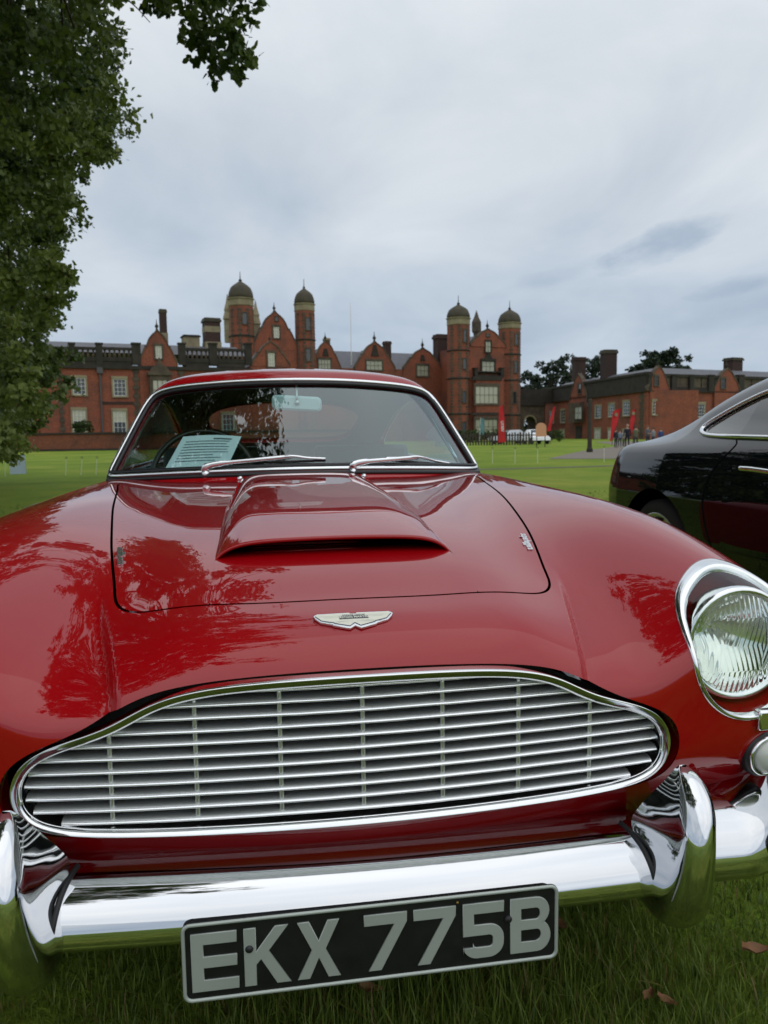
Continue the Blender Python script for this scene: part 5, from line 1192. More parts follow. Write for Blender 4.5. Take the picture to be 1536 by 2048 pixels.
# ======================= lawn, paths, walls ================================
def lawn_mat():
    m = bpy.data.materials.new('lawn_grass'); m.use_nodes = True; nt = m.node_tree; b = nt.nodes['Principled BSDF']; b.inputs['Roughness'].default_value = .9; b.inputs['Specular IOR Level'].default_value = .15
    tc = nt.nodes.new('ShaderNodeTexCoord')
    def noise(s, d, r=.6):
        n = nt.nodes.new('ShaderNodeTexNoise'); n.inputs['Scale'].default_value = s; n.inputs['Detail'].default_value = d; n.inputs['Roughness'].default_value = r; nt.links.new(tc.outputs['Object'], n.inputs['Vector']); return n.outputs[0]
    rp = nt.nodes.new('ShaderNodeValToRGB'); nt.links.new(noise(.22, 9, .68), rp.inputs[0]); e = rp.color_ramp.elements
    e[0].position = .34; e[0].color = (.115, .19, .018, 1); e[1].position = .66; e[1].color = (.30, .33, .050, 1); k = e.new(.5); k.color = (.185, .27, .026, 1)
    mr = nt.nodes.new('ShaderNodeMapRange'); nt.links.new(noise(55, 4, .7), mr.inputs[0]); mr.inputs[1].default_value = .25; mr.inputs[2].default_value = .75; mr.inputs[3].default_value = .45; mr.inputs[4].default_value = 1.35
    mx = nt.nodes.new('ShaderNodeMix'); mx.data_type = 'RGBA'; mx.blend_type = 'MULTIPLY'; mx.inputs[0].default_value = 1; nt.links.new(rp.outputs[0], mx.inputs[6]); nt.links.new(mr.outputs[0], mx.inputs[7]); nt.links.new(mx.outputs[2], b.inputs['Base Color'])
    bp = nt.nodes.new('ShaderNodeBump'); bp.inputs['Strength'].default_value = .8; bp.inputs['Distance'].default_value = .05; nt.links.new(noise(40, 5, .7), bp.inputs['Height']); nt.links.new(bp.outputs[0], b.inputs['Normal']); return m
M['lawn'] = lawn_mat()
mb = MB(); mb.add([(-1500, -1500, 0), (1500, -1500, 0), (1500, 1500, 0), (-1500, 1500, 0)], [(0, 1, 2, 3)]); o = mb.build('lawn', M['lawn']); tag(o, kind='structure')
M['gravel'] = mat('pale_gravel', (.17, .145, .11), .95, noise=(3, 1, (.17, .145, .12), 8), bump=(60, .4, .01))
M['worn'] = mat('worn_path', (.125, .115, .06), .95, noise=(1.4, 1, (.08, .10, .025), 8))
def strip(name, pts, w, mt, z):
    P = catmull(pts, 6); T = unit(np.gradient(P, axis=0)); Nn = np.c_[-T[:, 1], T[:, 0]]; A = P+Nn*w/2; B = P-Nn*w/2
    m = MB(); m.grid(np.stack([np.c_[A, 0*A[:, :1]+z], np.c_[B, 0*B[:, :1]+z]], 1)); o = m.build(name, M[mt]); tag(o, kind='structure'); return o
strip('path', [tuple(wp(l, d)[:2]) for l, d in ((2.0, 22.4), (5.0, 23.2), (8.5, 24.4), (14, 26.5), (30, 34))], .75, 'worn', .008)
strip('gravel_drive', [tuple(wp(l, d)[:2]) for l, d in ((8.5, 30), (13, 42), (19, 56), (24, 80))], 4.2, 'gravel', .012)
# garden wall along the left wing
FWl = Face(60, 66, 8)
gw = empty('garden_wall', tuple(FWl.o), 0, 'low weathered brick garden wall with a dark coping along the left lawn', 'wall')
u0 = FWl.uz(-420, 880)[0]; u1 = FWl.uz(700, 880)[0]; zt = FWl.uz(150, 869)[1]
m = MB(); FWl.box(m, u0, -.2, u1, zt, -.4, 0); m.build('brickwork', brick_mat('old_wall_brick', (.22, .062, .028), (.15, .055, .03), (.07, .03, .02)), gw)
m = MB(); FWl.box(m, u0, zt+.002, u1, zt+.16, -.5, .1); FWl.box(m, u0, 0, u1, .18, -.001, .12); m.build('coping', M['stone_dark'], gw)
# ======================= trees =============================================
def leaf_mat(name, c1, c2, trans=.25):
    m = bpy.data.materials.new(name); m.use_nodes = True; nt = m.node_tree; N = nt.nodes; L = nt.links; b = N['Principled BSDF']; b.inputs['Roughness'].default_value = .5; b.inputs['Specular IOR Level'].default_value = .35
    at_ = N.new('ShaderNodeAttribute'); at_.attribute_name = 'tone'
    mx = N.new('ShaderNodeMix'); mx.data_type = 'RGBA'; L.new(at_.outputs['Fac'], mx.inputs[0]); mx.inputs[6].default_value = (*c1, 1); mx.inputs[7].default_value = (*c2, 1)
    L.new(mx.outputs[2], b.inputs['Base Color'])
    tr = N.new('ShaderNodeBsdfTranslucent'); L.new(mx.outputs[2], tr.inputs[0]); ms = N.new('ShaderNodeMixShader'); ms.inputs[0].default_value = trans
    L.new(b.outputs[0], ms.inputs[1]); L.new(tr.outputs[0], ms.inputs[2]); L.new(ms.outputs[0], N['Material Output'].inputs[0]); return m
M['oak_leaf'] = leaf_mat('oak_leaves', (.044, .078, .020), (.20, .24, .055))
M['bush_leaf'] = leaf_mat('bush_leaves', (.03, .055, .012), (.07, .11, .02))
M['conifer'] = leaf_mat('dark_conifer', (.014, .028, .016), (.035, .055, .024), .1)
M['bark'] = mat('tree_bark', (.055, .042, .03), .95, noise=(4, 1, (.03, .024, .018), 8), bump=(9, .9, .05))
def leaves(name, centers, radii, per, size, material, parent, off, flat=.7, seed=3, tone_c=None, lobes=True):
    """leaf-sized folded blades gathered in sprays round clump centres"""
    g = np.random.default_rng(seed); C = np.repeat(centers, per, 0); Rr = np.repeat(np.asarray(radii), per); n = len(C)
    # each clump is a handful of sprays
    k = 9; spr = g.normal(0, 1, (len(centers), k, 3)); spr /= np.linalg.norm(spr, axis=-1, keepdims=True); spr *= g.uniform(.35, 1, (len(centers), k, 1))
    s = spr[np.repeat(np.arange(len(centers)), per), g.integers(0, k, n)]
    P = C+(s+g.normal(0, .14, (n, 3)))*Rr[:, None]*np.array([1, 1, flat])
    d = g.normal(0, 1, (n, 3))+s*.6; d[:, 2] -= .35; d = unit(d); w = unit(np.cross(d, g.normal(0, 1, (n, 3)))); nn = np.cross(d, w)
    L_ = size*g.uniform(.7, 1.3, n)[:, None]; W_ = L_*.36
    # six-point leaf outline folded along the midrib
    if not lobes:
        V = np.stack([P, P+d*L_*.45+w*W_*1.15+nn*L_*.10, P+d*L_, P+d*L_*.5-w*W_*1.15+nn*L_*.08], 1)-np.asarray(off); F = (np.arange(n)*4)[:, None]+np.array([[0, 1, 2, 3]])
    else: V = np.stack([P, P+d*L_*.35+w*W_+nn*L_*.08, P+d*L_*.75+w*W_*.8+nn*L_*.05, P+d*L_, P+d*L_*.75-w*W_*.8+nn*L_*.05, P+d*L_*.35-w*W_+nn*L_*.08], 1)-np.asarray(off)
    b = (np.arange(n)*6)[:, None]
    if lobes: F = np.concatenate([b+np.array([[0, 1, 2, 3]]), b+np.array([[0, 3, 4, 5]])], 0)
    tone = np.clip(.42+g.normal(0, .17, n)+(0 if tone_c is None else np.repeat(tone_c, per)), 0, 1)
    o = mesh_np(name, V.reshape(-1, 3), F, material, parent); a = o.data.attributes.new('tone', 'FLOAT', 'POINT'); a.data.foreach_set('value', np.repeat(tone, 6 if lobes else 4).astype(np.float32))
    o.data.polygons.foreach_set('use_smooth', np.zeros(len(o.data.polygons), bool)); return o
def limb(m, pts, r0, r1, n=8):
    P = catmull(pts, 5); m.tube(P, np.linspace(r0, r1, len(P)), n)
# --- the big oak at the left -----------------------------------------------
OK_ = wp(-13.2, 13.5); oak = empty('oak_tree', tuple(OK_), 0, 'huge dark green oak whose leafy boughs hang down the left side over the lawn', 'tree')
def proj(P):
    d = np.asarray(P)-CAM; z = d@fw; return np.stack([768+FPX*(d@rt)/z, 1024-FPX*(d@up)/z], -1), z
g_ = np.random.default_rng(21)
EDGE_Y = np.array([-600, -200, -60, 0, 60, 120, 180, 215, 250, 290, 330, 380, 420, 470, 520, 600, 660, 700, 760, 800, 850, 880, 960])
EDGE_X = np.array([330, 320, 285, 285, 300, 295, 300, 285, 245, 228, 205, 190, 172, 158, 132, 132, 120, 150, 132, 130, 95, 60, 20])
cand = []
def add_clumps(n, lo, hi, rmin, rmax, test):
    k = 0; tries = 0
    while k < n and tries < 200000:
        tries += 1; lat, dep, z = g_.uniform(lo, hi); r = g_.uniform(rmin, rmax); p = wp(lat, dep, z); 
        if z < r*.6+.45: continue
        if not test(p, r, lat, dep, z): continue
        cand.append((p, r)); k += 1
def in_view_ok(p, r, lat, dep, z):
    q, zz = proj(p)
    if zz < 1.0: return True
    ex = np.interp(q[1], EDGE_Y, EDGE_X)
    return q[0]+FPX*r*.72/zz < ex
def shell(p, r, lat, dep, z):
    e = ((lat+12.5)/11.5)**2+((dep-13)/9.5)**2+((z-8.5)/8.8)**2
    return .35 < e < 1.0 and in_view_ok(p, r, lat, dep, z)
add_clumps(520, (-24, 3.2, .5), (-1.5, 23, 17.3), .45, .95, shell)
# skirt that hangs almost to the ground along the visible edge
add_clumps(210, (-15, 9, .6), (-3.5, 20, 9.0), .35, .75, lambda p, r, a, b, z: in_view_ok(p, r, a, b, z) and proj(p)[0][0] > -160)
# overhanging boughs: above the picture and above the bonnet
def over(p, r, lat, dep, z):
    q, zz = proj(p)
    if zz > .5 and q[1]+FPX*r*1.3/zz > -25 and q[0] > -300 and q[0] < 1700: return False
    return ((lat+4.4)/5.2)**2+((dep-3.8)/7.6)**2+((z-9.2)/4.2)**2 < 1 and lat < -1.0-.03*dep+g_.normal(0, .3)
add_clumps(520, (-11, -5, 5.0), (1.5, 12, 14), .4, .85, over)
# the separate spray at the top, right of the gap
SPX = np.array([(318, -60), (345, -10), (400, -20), (450, -20), (500, -30), (385, 30), (328, 18), (312, -20), (296, -30), (302, 8), (430, 40), (470, 30), (505, 5), (410, 75), (450, 85), (480, 90), (405, 105), (440, 120), (475, 125), (425, 135), (455, 140), (495, 115), (380, 60), (360, 20), (340, -40), (520, -50), (465, 60), (430, 0)], float)
for px, py in SPX:
    d0 = g_.uniform(8.6, 9.8); cand.append((at(px, py, d0), g_.uniform(.15, .24)))
cen = np.array([c for c, _ in cand]); rad = np.array([r for _, r in cand])
bigc = rad > .3
tone_c = g_.normal(-.08, .17, len(cen))+np.clip((7.5-cen[:, 2])*.05, -.15, .32)  # lower clumps paler: light on the low boughs put into the leaf tone
near = np.linalg.norm(cen-CAM, axis=1)
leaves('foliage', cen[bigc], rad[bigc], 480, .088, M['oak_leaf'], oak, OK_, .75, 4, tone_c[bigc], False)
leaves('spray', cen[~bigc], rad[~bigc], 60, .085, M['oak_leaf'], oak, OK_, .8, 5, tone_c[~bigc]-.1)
m = MB(); T0 = np.zeros(3); limb(m, [(0, 0, -.3), (.05, 0, .6), (0, .1, 2.2), (-.1, .1, 4.5), (.1, 0, 7.5), (0, 0, 12)], .85, .25, 12); m.build('trunk', M['bark'], oak, smooth=True)
idx = g_.choice(np.where(bigc)[0], 16, replace=False)
for i in range(16):
    e = cen[idx[i]]-OK_; z0 = min(max(e[2]*.55, 2.2), 9); m = MB(); a = np.array([0, 0, z0]); md = a*.45+e*.55+np.array([0, 0, .9])
    if any(q_[0] > np.interp(q_[1], EDGE_Y, EDGE_X)-25 for q_ in proj(catmull([a, a*.75+md*.25, md, e], 5)+OK_)[0] if -50 < q_[1] < 1000): continue
    limb(m, [a, a*.75+md*.25+np.array([0, 0, .25]), md, e], .24, .04, 7); m.build('limb', M['bark'], oak, smooth=True)
m = MB(); a = at(300, -260, 10.5)-OK_
for e in (at(335, 15, 9.4), at(420, 70, 9.2), at(470, 110, 9.2), at(500, -10, 9.2)): limb(m, [a, (a+e-OK_)/2+np.array([0, 0, .12]), e-OK_], .03, .007, 5)
for px0, py0, px1, py1 in ((230, -20, 300, 45), (285, -60, 345, 30)):
    q0, q1 = at(px0, py0, 9.6)-OK_, at(px1, py1, 9.3)-OK_; limb(m, [q0, q0*.5+q1*.5+LAT*.03, q1], .011, .004, 5)
o = m.build('twig', M['bark'], oak, smooth=True); o['kind'] = 'stuff'
m = MB()
for i in range(0, len(cen), 5):
    j = idx[np.argmin(np.linalg.norm(cen[idx]-cen[i], axis=1))]
    if rad[i] < .3 or np.linalg.norm(cen[j]-cen[i]) > 3.5: continue
    limb(m, [cen[j]-OK_, (cen[i]+cen[j])/2-OK_+np.array([0, 0, .3]), cen[i]-OK_], .05, .012, 4)
o = m.build('branch', M['bark'], oak); o['kind'] = 'stuff'
# --- trees behind the right wing -------------------------------------------
def far_tree(px, dep, ytop, label, clumps, shape, name='broadleaf_tree', size=.8, base=0.0, mt='conifer', per=110):
    B = at(px, 880, dep); B[2] = 0; t = empty(name, tuple(B), 0, label, 'tree', 'dark trees behind the right wing'); H = at(px, ytop, dep)[2]
    c, r = shape(H); c = c[:, :1]*LAT+c[:, 1:2]*DEP+np.c_[0*c[:, :2], c[:, 2]]
    leaves('crown', c+B, r, per, size, M[mt], t, B, .6, int(px), g_.normal(0, .2, len(c)))
    m = MB(); limb(m, [(0, 0, -.2), (.1, 0, H*.3), (0, .1, H*.6), (0, 0, H*.85)], .45, .12, 8); m.build('trunk', M['bark'], t, smooth=True)
    for i in range(min(9, len(c))):
        m = MB(); limb(m, [(0, 0, H*.35+.3*i), c[i]*.6+np.array([0, 0, H*.12]), c[i]], .16, .04, 5); m.build('limb', M['bark'], t)
    return t
def bushy(w, lo):
    def f(H):
        n = 46; a = g_.uniform(0, 6.28, n); u = g_.uniform(0, 1, n); z = lo*H+(1-lo)*H*.94*u; rr = w*np.sqrt(np.clip(1.05-((u-.4)/.62)**2, .02, 1))*g_.uniform(.35, 1, n)
        return np.c_[rr*np.cos(a), rr*np.sin(a), z], g_.uniform(.8, 1.5, n)
    return f
def cedar(w):
    def f(H):
        c = []
        for k in range(7):
            z = H*(.72+.27*k/6.); n = 11; L = w*(1.0-.07*k)
            for i in range(n): a = g_.uniform(0, 6.28); q = g_.uniform(.2, 1); c.append((L*q*math.cos(a), L*q*math.sin(a), z+g_.uniform(-.3, .3)))
        c = np.array(c); return c, g_.uniform(.7, 1.25, len(c))
    return f
far_tree(1060, 150, 742, 'low dark bushy tree beside the right hand turret', 46, bushy(3.2, .15), size=.42)
far_tree(1105, 155, 716, 'rounded dark tree rising behind the stone archway', 46, bushy(4.6, .15), size=.42)
far_tree(1140, 160, 704, 'tall dark tree just left of the square chimneys', 46, bushy(4.8, .2), size=.42)
far_tree(1190, 158, 708, 'dark tree standing between the two chimneys of the service wing', 46, bushy(3.6, .2), size=.42)
far_tree(1318, 150, 706, 'flat topped spreading cedar behind the gable of the service wing', 46, cedar(7.0), 'cedar_tree', .42)
# shrubs
def shrub(px, py0, py1, w, dep, label, n=26, seed=1, mt='bush_leaf', cat='bush', per=160, size=.10):
    B = at(px, py1, dep); zb = max(B[2], 0); H = at(px, py0, dep)[2]-zb; B[2] = zb; t = empty('shrub', tuple(B), 0, label, cat); g = np.random.default_rng(seed)
    a = g.uniform(0, 6.28, n); u = g.uniform(.1, .9, n); rr = w*np.sqrt(1-(u-.3)**2)*g.uniform(.2, .9, n); c = np.c_[rr*np.cos(a), rr*np.sin(a), H*u]
    leaves('foliage', c+B, np.full(n, H*.2), per, size, M[mt], t, B, .8, seed, g.normal(0, .15, n)); m = MB()
    m = MB(); limb(m, [(0, 0, -.1), (.05, 0, H*.4), (0, .05, H*.8)], .06, .02, 6); m.build('stem', M['bark'], t); return t
shrub(165, 840, 875, 1.0, 69, 'rounded green bush in front of the ground floor window of the left wing', 26, 3)
# hedge, dark fence and parked cars' place at the right
HB_ = at(985, 884, 84); HB_[2] = 0; hd = empty('hedge', tuple(HB_), 0, 'clipped dark green hedge below the mullioned windows', 'hedge'); g = np.random.default_rng(8); n = 120
c = np.c_[g.uniform(-4.6, 7.5, n), g.uniform(-.5, .5, n), g.uniform(.3, 1.25, n)]; c = c[:, :1]*LAT+c[:, 1:2]*DEP+np.c_[0*c[:, :2], c[:, 2]]
leaves('foliage', c+HB_, np.full(n, .42), 120, .12, M['bush_leaf'], hd, HB_, .8, 9, g.normal(-.1, .12, n))
m = MB(); [m.tube([c[i]*np.array([1, 1, 0]), c[i]], .03, 5) for i in range(0, n, 12)]; o = m.build('stem', M['bark'], hd); o['kind'] = 'stuff'
FF = Face(930, 66, 2); fe = empty('paling_fence', tuple(FF.o), 0, 'low dark timber fence of upright pales in front of the hedge', 'fence')
M['old_wood'] = mat('dark_timber', (.035, .027, .02), .9, noise=(3, 1, (.06, .048, .036)))
uF = FF.uz(1072, 885)[0]; n = int((uF+2.5)/.24)
for i in range(n):
    u = -2.5+.24*i; m = MB(); h = 1.02+.05*math.sin(i*2.1); m.prism([(u, 0.03), (u+.13, 0.03), (u+.13, h), (u+.065, h+.07), (u, h)], 0, .03, FF.M); m.build('pale', M['old_wood'], fe)
for z in (.28, .8): m = MB(); FF.box(m, -2.5, z, uF, z+.09, -.06, -.002); m.build('rail', M['old_wood'], fe)
for i in range(int((uF+2.5)/2.4)+1): m = MB(); u = -2.5+2.4*i; FF.box(m, u, -.1, u+.12, 1.12, -.2, -.062); m.build('post', M['old_wood'], fe)
# ======================= black coupe =======================================
bc = empty('parked_coupe', (2.98, -.90, 0), 0, 'glossy blue black modern coupe parked alongside at the right edge', 'car')
BL = 4.92
BHt = Tab([0, .3, .6, .75, .85, .93, 1.0], [-.1, .1, .35, .8, 1.5, 2.3, 3.1, 3.6, 4.0, 4.4, 4.7, 4.85, 5.0], np.array([
    [.42, .42, .41, .40, .38, .32, .22], [.62, .62, .61, .60, .57, .50, .38], [.74, .74, .74, .74, .72, .65, .52], [.84, .84, .845, .85, .83, .76, .62], [.94, .94, .94, .935, .91, .84, .68],
    [.99, .99, .985, .975, .95, .87, .70], [1.0, 1.0, 1.0, .99, .965, .885, .71], [1.02, 1.02, 1.02, 1.015, .99, .91, .73], [1.03, 1.03, 1.03, 1.02, 1.0, .92, .74], [1.02, 1.02, 1.02, 1.01, .985, .90, .71], [.985, .985, .983, .97, .94, .85, .66], [.90, .90, .895, .875, .83, .72, .5], [.74, .74, .73, .70, .65, .52, .3]]).T, even=True, n=(160, 220))
def BS(y, z):
    s = np.interp(y, [-.1, .3, .9, 1.6, 2.6, 3.3, 3.9, 4.4, 4.7, 5.0], [.72, .86, .94, .925, .925, .935, .955, .945, .90, .74]); return s-.10*np.maximum(z-.72, 0)-.28*np.maximum(z-.72, 0)**2-.10*np.maximum(.5-z, 0)
BRt = Tab([0, .2, .4, .55, .7, .9], [1.0, 1.6, 2.1, 2.6, 3.0, 3.4, 3.8, 4.2, 4.6, 5.0], -np.array([0, .006, .025, .06, .13, .28])[:, None]+np.array([.98, 1.24, 1.395, 1.43, 1.445, 1.425, 1.33, 1.18, 1.015, .82])[None, :], even=True, n=(120, 160))
def BW(y, z): return np.interp(y, [1.0, 2.0, 2.8, 3.4, 3.9, 4.4, 5.0], [.80, .83, .835, .815, .765, .66, .5])-.42*np.maximum(z-.98, 0)-.35*np.maximum(z-.98, 0)**2
def GB_(P):
    x, y, z = P[..., 0], P[..., 1], P[..., 2]; ax = np.abs(x)
    a = smax(z-BHt(x, y), .02+.22*x**2+.18*ax**6+.35*np.maximum(z-.55, 0)+.25*np.maximum(.35-z, 0)-y, .05); a = smax(a, ax-BS(y, z), .05)
    a = smax(a, y-(BL-.22*x**2-.20*ax**6-.55*np.maximum(z-.72, 0)**1.2-.45*np.maximum(.55-z, 0)), .05)
    b = smax(z-BRt(x, y), (ax-BW(y, z))*.9, .06); b = smax(b, .92-z, .02)
    k = .045; h = np.maximum(k*3-np.abs(a-b), 0)/(k*3); return np.minimum(a, b)-h*h*k*3/4
BSIDE = smooth_closed([(3.80, 1.075), (3.74, 1.045), (3.55, 1.035), (3.2, 1.03), (2.6, 1.02), (2.0, 1.00), (1.62, 1.0), (1.55, 1.02), (1.75, 1.13), (2.0, 1.255), (2.3, 1.315), (2.7, 1.325), (3.1, 1.30), (3.4, 1.245), (3.65, 1.16), (3.78, 1.105)], 6)
BFRONT = smooth_closed(mirror_loop([(0, 1.17), (.40, 1.22), (.64, 1.38), (.64, 1.50), (.55, 1.85), (.40, 2.02), (0, 2.06)]), 5)
BREAR = smooth_closed(mirror_loop([(0, 3.50), (.34, 3.54), (.47, 3.66), (.43, 4.10), (.26, 4.24), (0, 4.26)]), 5)
BWY = (1.02, 3.94); BWZ, BWR = .345, .40
def build_coupe():
    n1, n2 = 340, 230; y = np.linspace(-.03, BL+.02, n1)[:, None]; t = np.linspace(-R_(38), R_(218), n2)[None, :]
    yc = np.clip(y, .35, 4.45); dy = (y-yc)*2.2
    O = np.stack(np.broadcast_arrays(0*t+0*y, yc+0*t, .52+0*y*t), -1); D = np.stack(np.broadcast_arrays(np.cos(t)+0*y, dy+0*t, np.sin(t)+0*y), -1)
    P, ok = raycast(O, D, None, .02, 1.5, 36, GB_); N = grad(P, GB_)
    def fld(p):
        x, y, z = p[..., 0], p[..., 1], p[..., 2]; gs = np.where((np.abs(x) > .45) & (z > .95), sdist(y, z, BSIDE), -.5); gs = np.maximum(gs, np.where((z > .97) & (y < 2.4), sdist(x, y, BFRONT), -.5)); gs = np.maximum(gs, np.where((z > 1.0) & (y > 3.3), sdist(x, y, BREAR), -.5)); ga = np.minimum.reduce([np.hypot(y-w, z-BWZ)-BWR for w in BWY]); ga = np.where(np.abs(x) > .45, ga, .5); return gs, ga
    gs, ga = fld(P); ev = [lambda p: fld(p)[0], lambda p: fld(p)[1], lambda p: p[:, 2]-.2]
    rings = {0: [ringf(.02, .0, 0, 1)], 1: [ringf(.006, .006, .5, .8), lambda P, N, o: (P-np.sign(P[:, :1])*np.array([[.12, 0, 0]]), unit(o))]}
    V, Nn, Q, T = make_sheet(P, N, ok, [-gs, ga, P[..., 2]-.2], {'eval': ev, 'rings': rings}); V, Nn, F = compact(V, Nn, [Q, T]); mesh_np('body', V, F, M['black_paint'], bc, Nn)
    V, Nn, Q, T, _ = clip_grid(P-N*.006, N, gs+.003, ok); V, Nn, F = compact(V, Nn, [orient(V, Nn, Q), orient(V, Nn, T)])
    def part_(f): c = V[f].mean(1); fr = sdist(c[:, 0], c[:, 1], BFRONT) > -.02; re = sdist(c[:, 0], c[:, 1], BREAR) > -.02; return np.where(fr & (c[:, 1] < 2.4), 2, np.where(re & (c[:, 1] > 3.3), 3, np.where(c[:, 0] > 0, 0, 1)))
    for s, nm in enumerate(('side_window', 'side_window', 'windscreen', 'rear_window')):
        keep = [f[part_(f) == s] for f in F]; v2, n2_, f2 = compact(V, Nn, keep); mesh_np(nm, v2, f2, M['dark_glass'], bc, n2_)
build_coupe()
def coupe_side(L, s, off=0):
    O = np.stack([0*L[:, 0]+s*1.3, L[:, 0], L[:, 1]], -1); D = np.zeros_like(O); D[:, 0] = -s; P, ok = raycast(O, D, None, 0, 1.0, 60, GB_); P = P[ok]; return P+grad(P, GB_)*off
for s in (1, -1):
    P = coupe_side(BSIDE, s, .004); MB().tube(P, .013, 8, closed=True).build('window_surround', M['chrome2'], bc, smooth=True)
    L = catmull([(3.36, 1.02), (3.33, .98), (3.42, .86), (3.46, .74), (3.43, .60), (3.36, .48), (3.28, .40), (2.6, .30), (2.0, .30), (1.75, .42), (1.72, .7), (1.68, .95)], 8); P = coupe_side(L, s, .0008); MB().tube(P, .0035, 5).build('door_gap', M['void'], bc)
    P = coupe_side(np.array([(3.18, .885), (3.10, .885), (2.98, .88), (2.92, .878)]), s, .020); MB().tube(catmull(P, 4), .012, 8, flat=((0, 0, 1), 1.0, .7)).build('door_handle', M['chrome2'], bc, smooth=True)
    P = coupe_side(np.array([(4.70, .80), (4.76, .80), (4.76, .70), (4.70, .70)]), s, .004)
    m = MB(); m.add(P, [(0, 1, 2, 3)]); m.build('tail_light', mat('tail_lamp_red', (.18, .004, .006), .1, 0, 1), bc)
    P = coupe_side(np.array([(1.5, .25), (2.4, .235), (3.5, .25)]), s, .004); MB().tube(catmull(P, 4), .010, 6).build('sill_trim', M['chrome2'], bc, smooth=True)
    for wy in BWY: wheel(bc, s*.80, wy, BWZ, .345, .265, .24, s, 10)
m = MB(); m.box((-.78, 1.3, .25), (.78, 4.3, .86)); m.box((-.6, .4, .3), (.6, 4.5, .6)); m.build('cabin_lining', M['void'], bc)
for s in (-1, 1): m = MB(); m.box((s*.38-.22, 2.75, .8), (s*.38+.22, 2.9, 1.20)); m.build('seat', M['leather'], bc, bevel=.05)
# ======================= flags, people, small things =======================
M['flag_red'] = mat('red_flag_cloth', (.55, .012, .016), .7, noise=(2, .6, (.46, .010, .014)))
M['flag_teal'] = mat('teal_flag_cloth', (.10, .22, .24), .7); M['flag_white'] = mat('white_flag_cloth', (.70, .72, .72), .7)
def feather(x0, ytop, x1, ybot, dep, label, lean=0, wtop=.35, wbot=.62, mt='flag_red', mast='iron', rot=0, text=None, emblem=False, grp=True, ground_y=None):
    B = at(x1, ybot, dep); zb = max(B[2], .15); T = at(x0, ytop, dep); f = empty('feather_flag', (B[0], B[1], 0), 0, label, 'flag', 'feather flags on the lawn'); h = T[2]
    lx = (T-B)@LAT; ca, sa = math.cos(R_(rot)), math.sin(R_(rot))
    n = 18; z = np.linspace(zb, h, n); u = (z-zb)/(h-zb); sp = lx*u
    prof = (wbot+(wtop-wbot)*u)*np.where(u > .86, np.sqrt(np.clip(1-((u-.86)/.14)**2, 0, 1))*.97+.03, 1)
    cols = []
    for k in np.linspace(0, 1, 5):
        off = sp-prof*k*ca; cols.append(LAT*off[:, None]+DEP*(prof*k*sa+.03*np.sin(u*9+k*3))[:, None]+np.c_[0*u, 0*u, z-.03*k])
    G0 = np.stack(cols, 1); m = MB(); m.grid(G0); m.grid(G0+DEP*.012, flip=True); m.build('sail', M[mt], f, smooth=True)
    m = MB(); m.tube([LAT*a+np.array([0, 0, b]) for a, b in zip(np.r_[0, sp+.02], np.r_[0, z])], .022, 6); m.build('mast', M[mast], f)
    if text:
        ux, uz = LAT*ca-DEP*sa, None; zc = zb+(h-zb)*.42; c = LAT*(lx*.42-(wbot+(wtop-wbot)*.42)*.45*ca)+DEP*(-.05)+np.array([0, 0, zc]); a1 = unit(np.array([0, 0, 1.])+LAT*lx/(h-zb)); b1 = unit(np.cross(-DEP, a1))
        M4 = Matrix(((a1[0], -b1[0], -DEP[0], c[0]), (a1[1], -b1[1], -DEP[1], c[1]), (a1[2], -b1[2], -DEP[2], c[2]), (0, 0, 0, 1)))
        M4 = Matrix(((a1[0], -b1[0], -DEP[0], c[0]), (a1[1], -b1[1], -DEP[1], c[1]), (a1[2], -b1[2], -DEP[2], c[2]), (0, 0, 0, 1)))
        text_mesh('lettering', text, .30, M4, .002, M['flag_white'], f, bold=.008)
    if emblem:
        zc = zb+(h-zb)*.80; c = LAT*(lx*.80-(wbot+(wtop-wbot)*.8)*.5*ca)+DEP*(-.05+0)+np.array([0, 0, zc]); m = MB(); m.prism([(.13*math.cos(a), .15*math.sin(a)) for a in np.linspace(0, 6.28, 16, endpoint=False)], 0, .01, lambda p: tuple(c+LAT*p[0]+np.array([0, 0, p[1]])-DEP*p[2])); m.build('emblem', M['stone_pale'], f)
    return f
feather(1007, 809, 1012, 884, 66, 'tall red feather flag with white upright lettering in front of the hedge', wbot=.66, wtop=.36, text='VERTU')
feather(961, 835, 959, 870, 78, 'short teal and white feather flag by the lower mullioned window', mt='flag_teal', mast='white_wood', wbot=-.45, wtop=-.4)
feather(1112, 811, 1101, 862, 72, 'narrow red flag leaning before the far end of the service wing', wbot=.34, wtop=.22)
feather(1243, 816, 1224, 882, 60, 'leaning red feather flag with a pale emblem, left one of the pair behind the people', wbot=.16, wtop=.66, emblem=True)
feather(1272, 817, 1266, 866, 62, 'slim red feather flag with a pale emblem, right one of the pair behind the people', wbot=.30, wtop=.34, emblem=True)
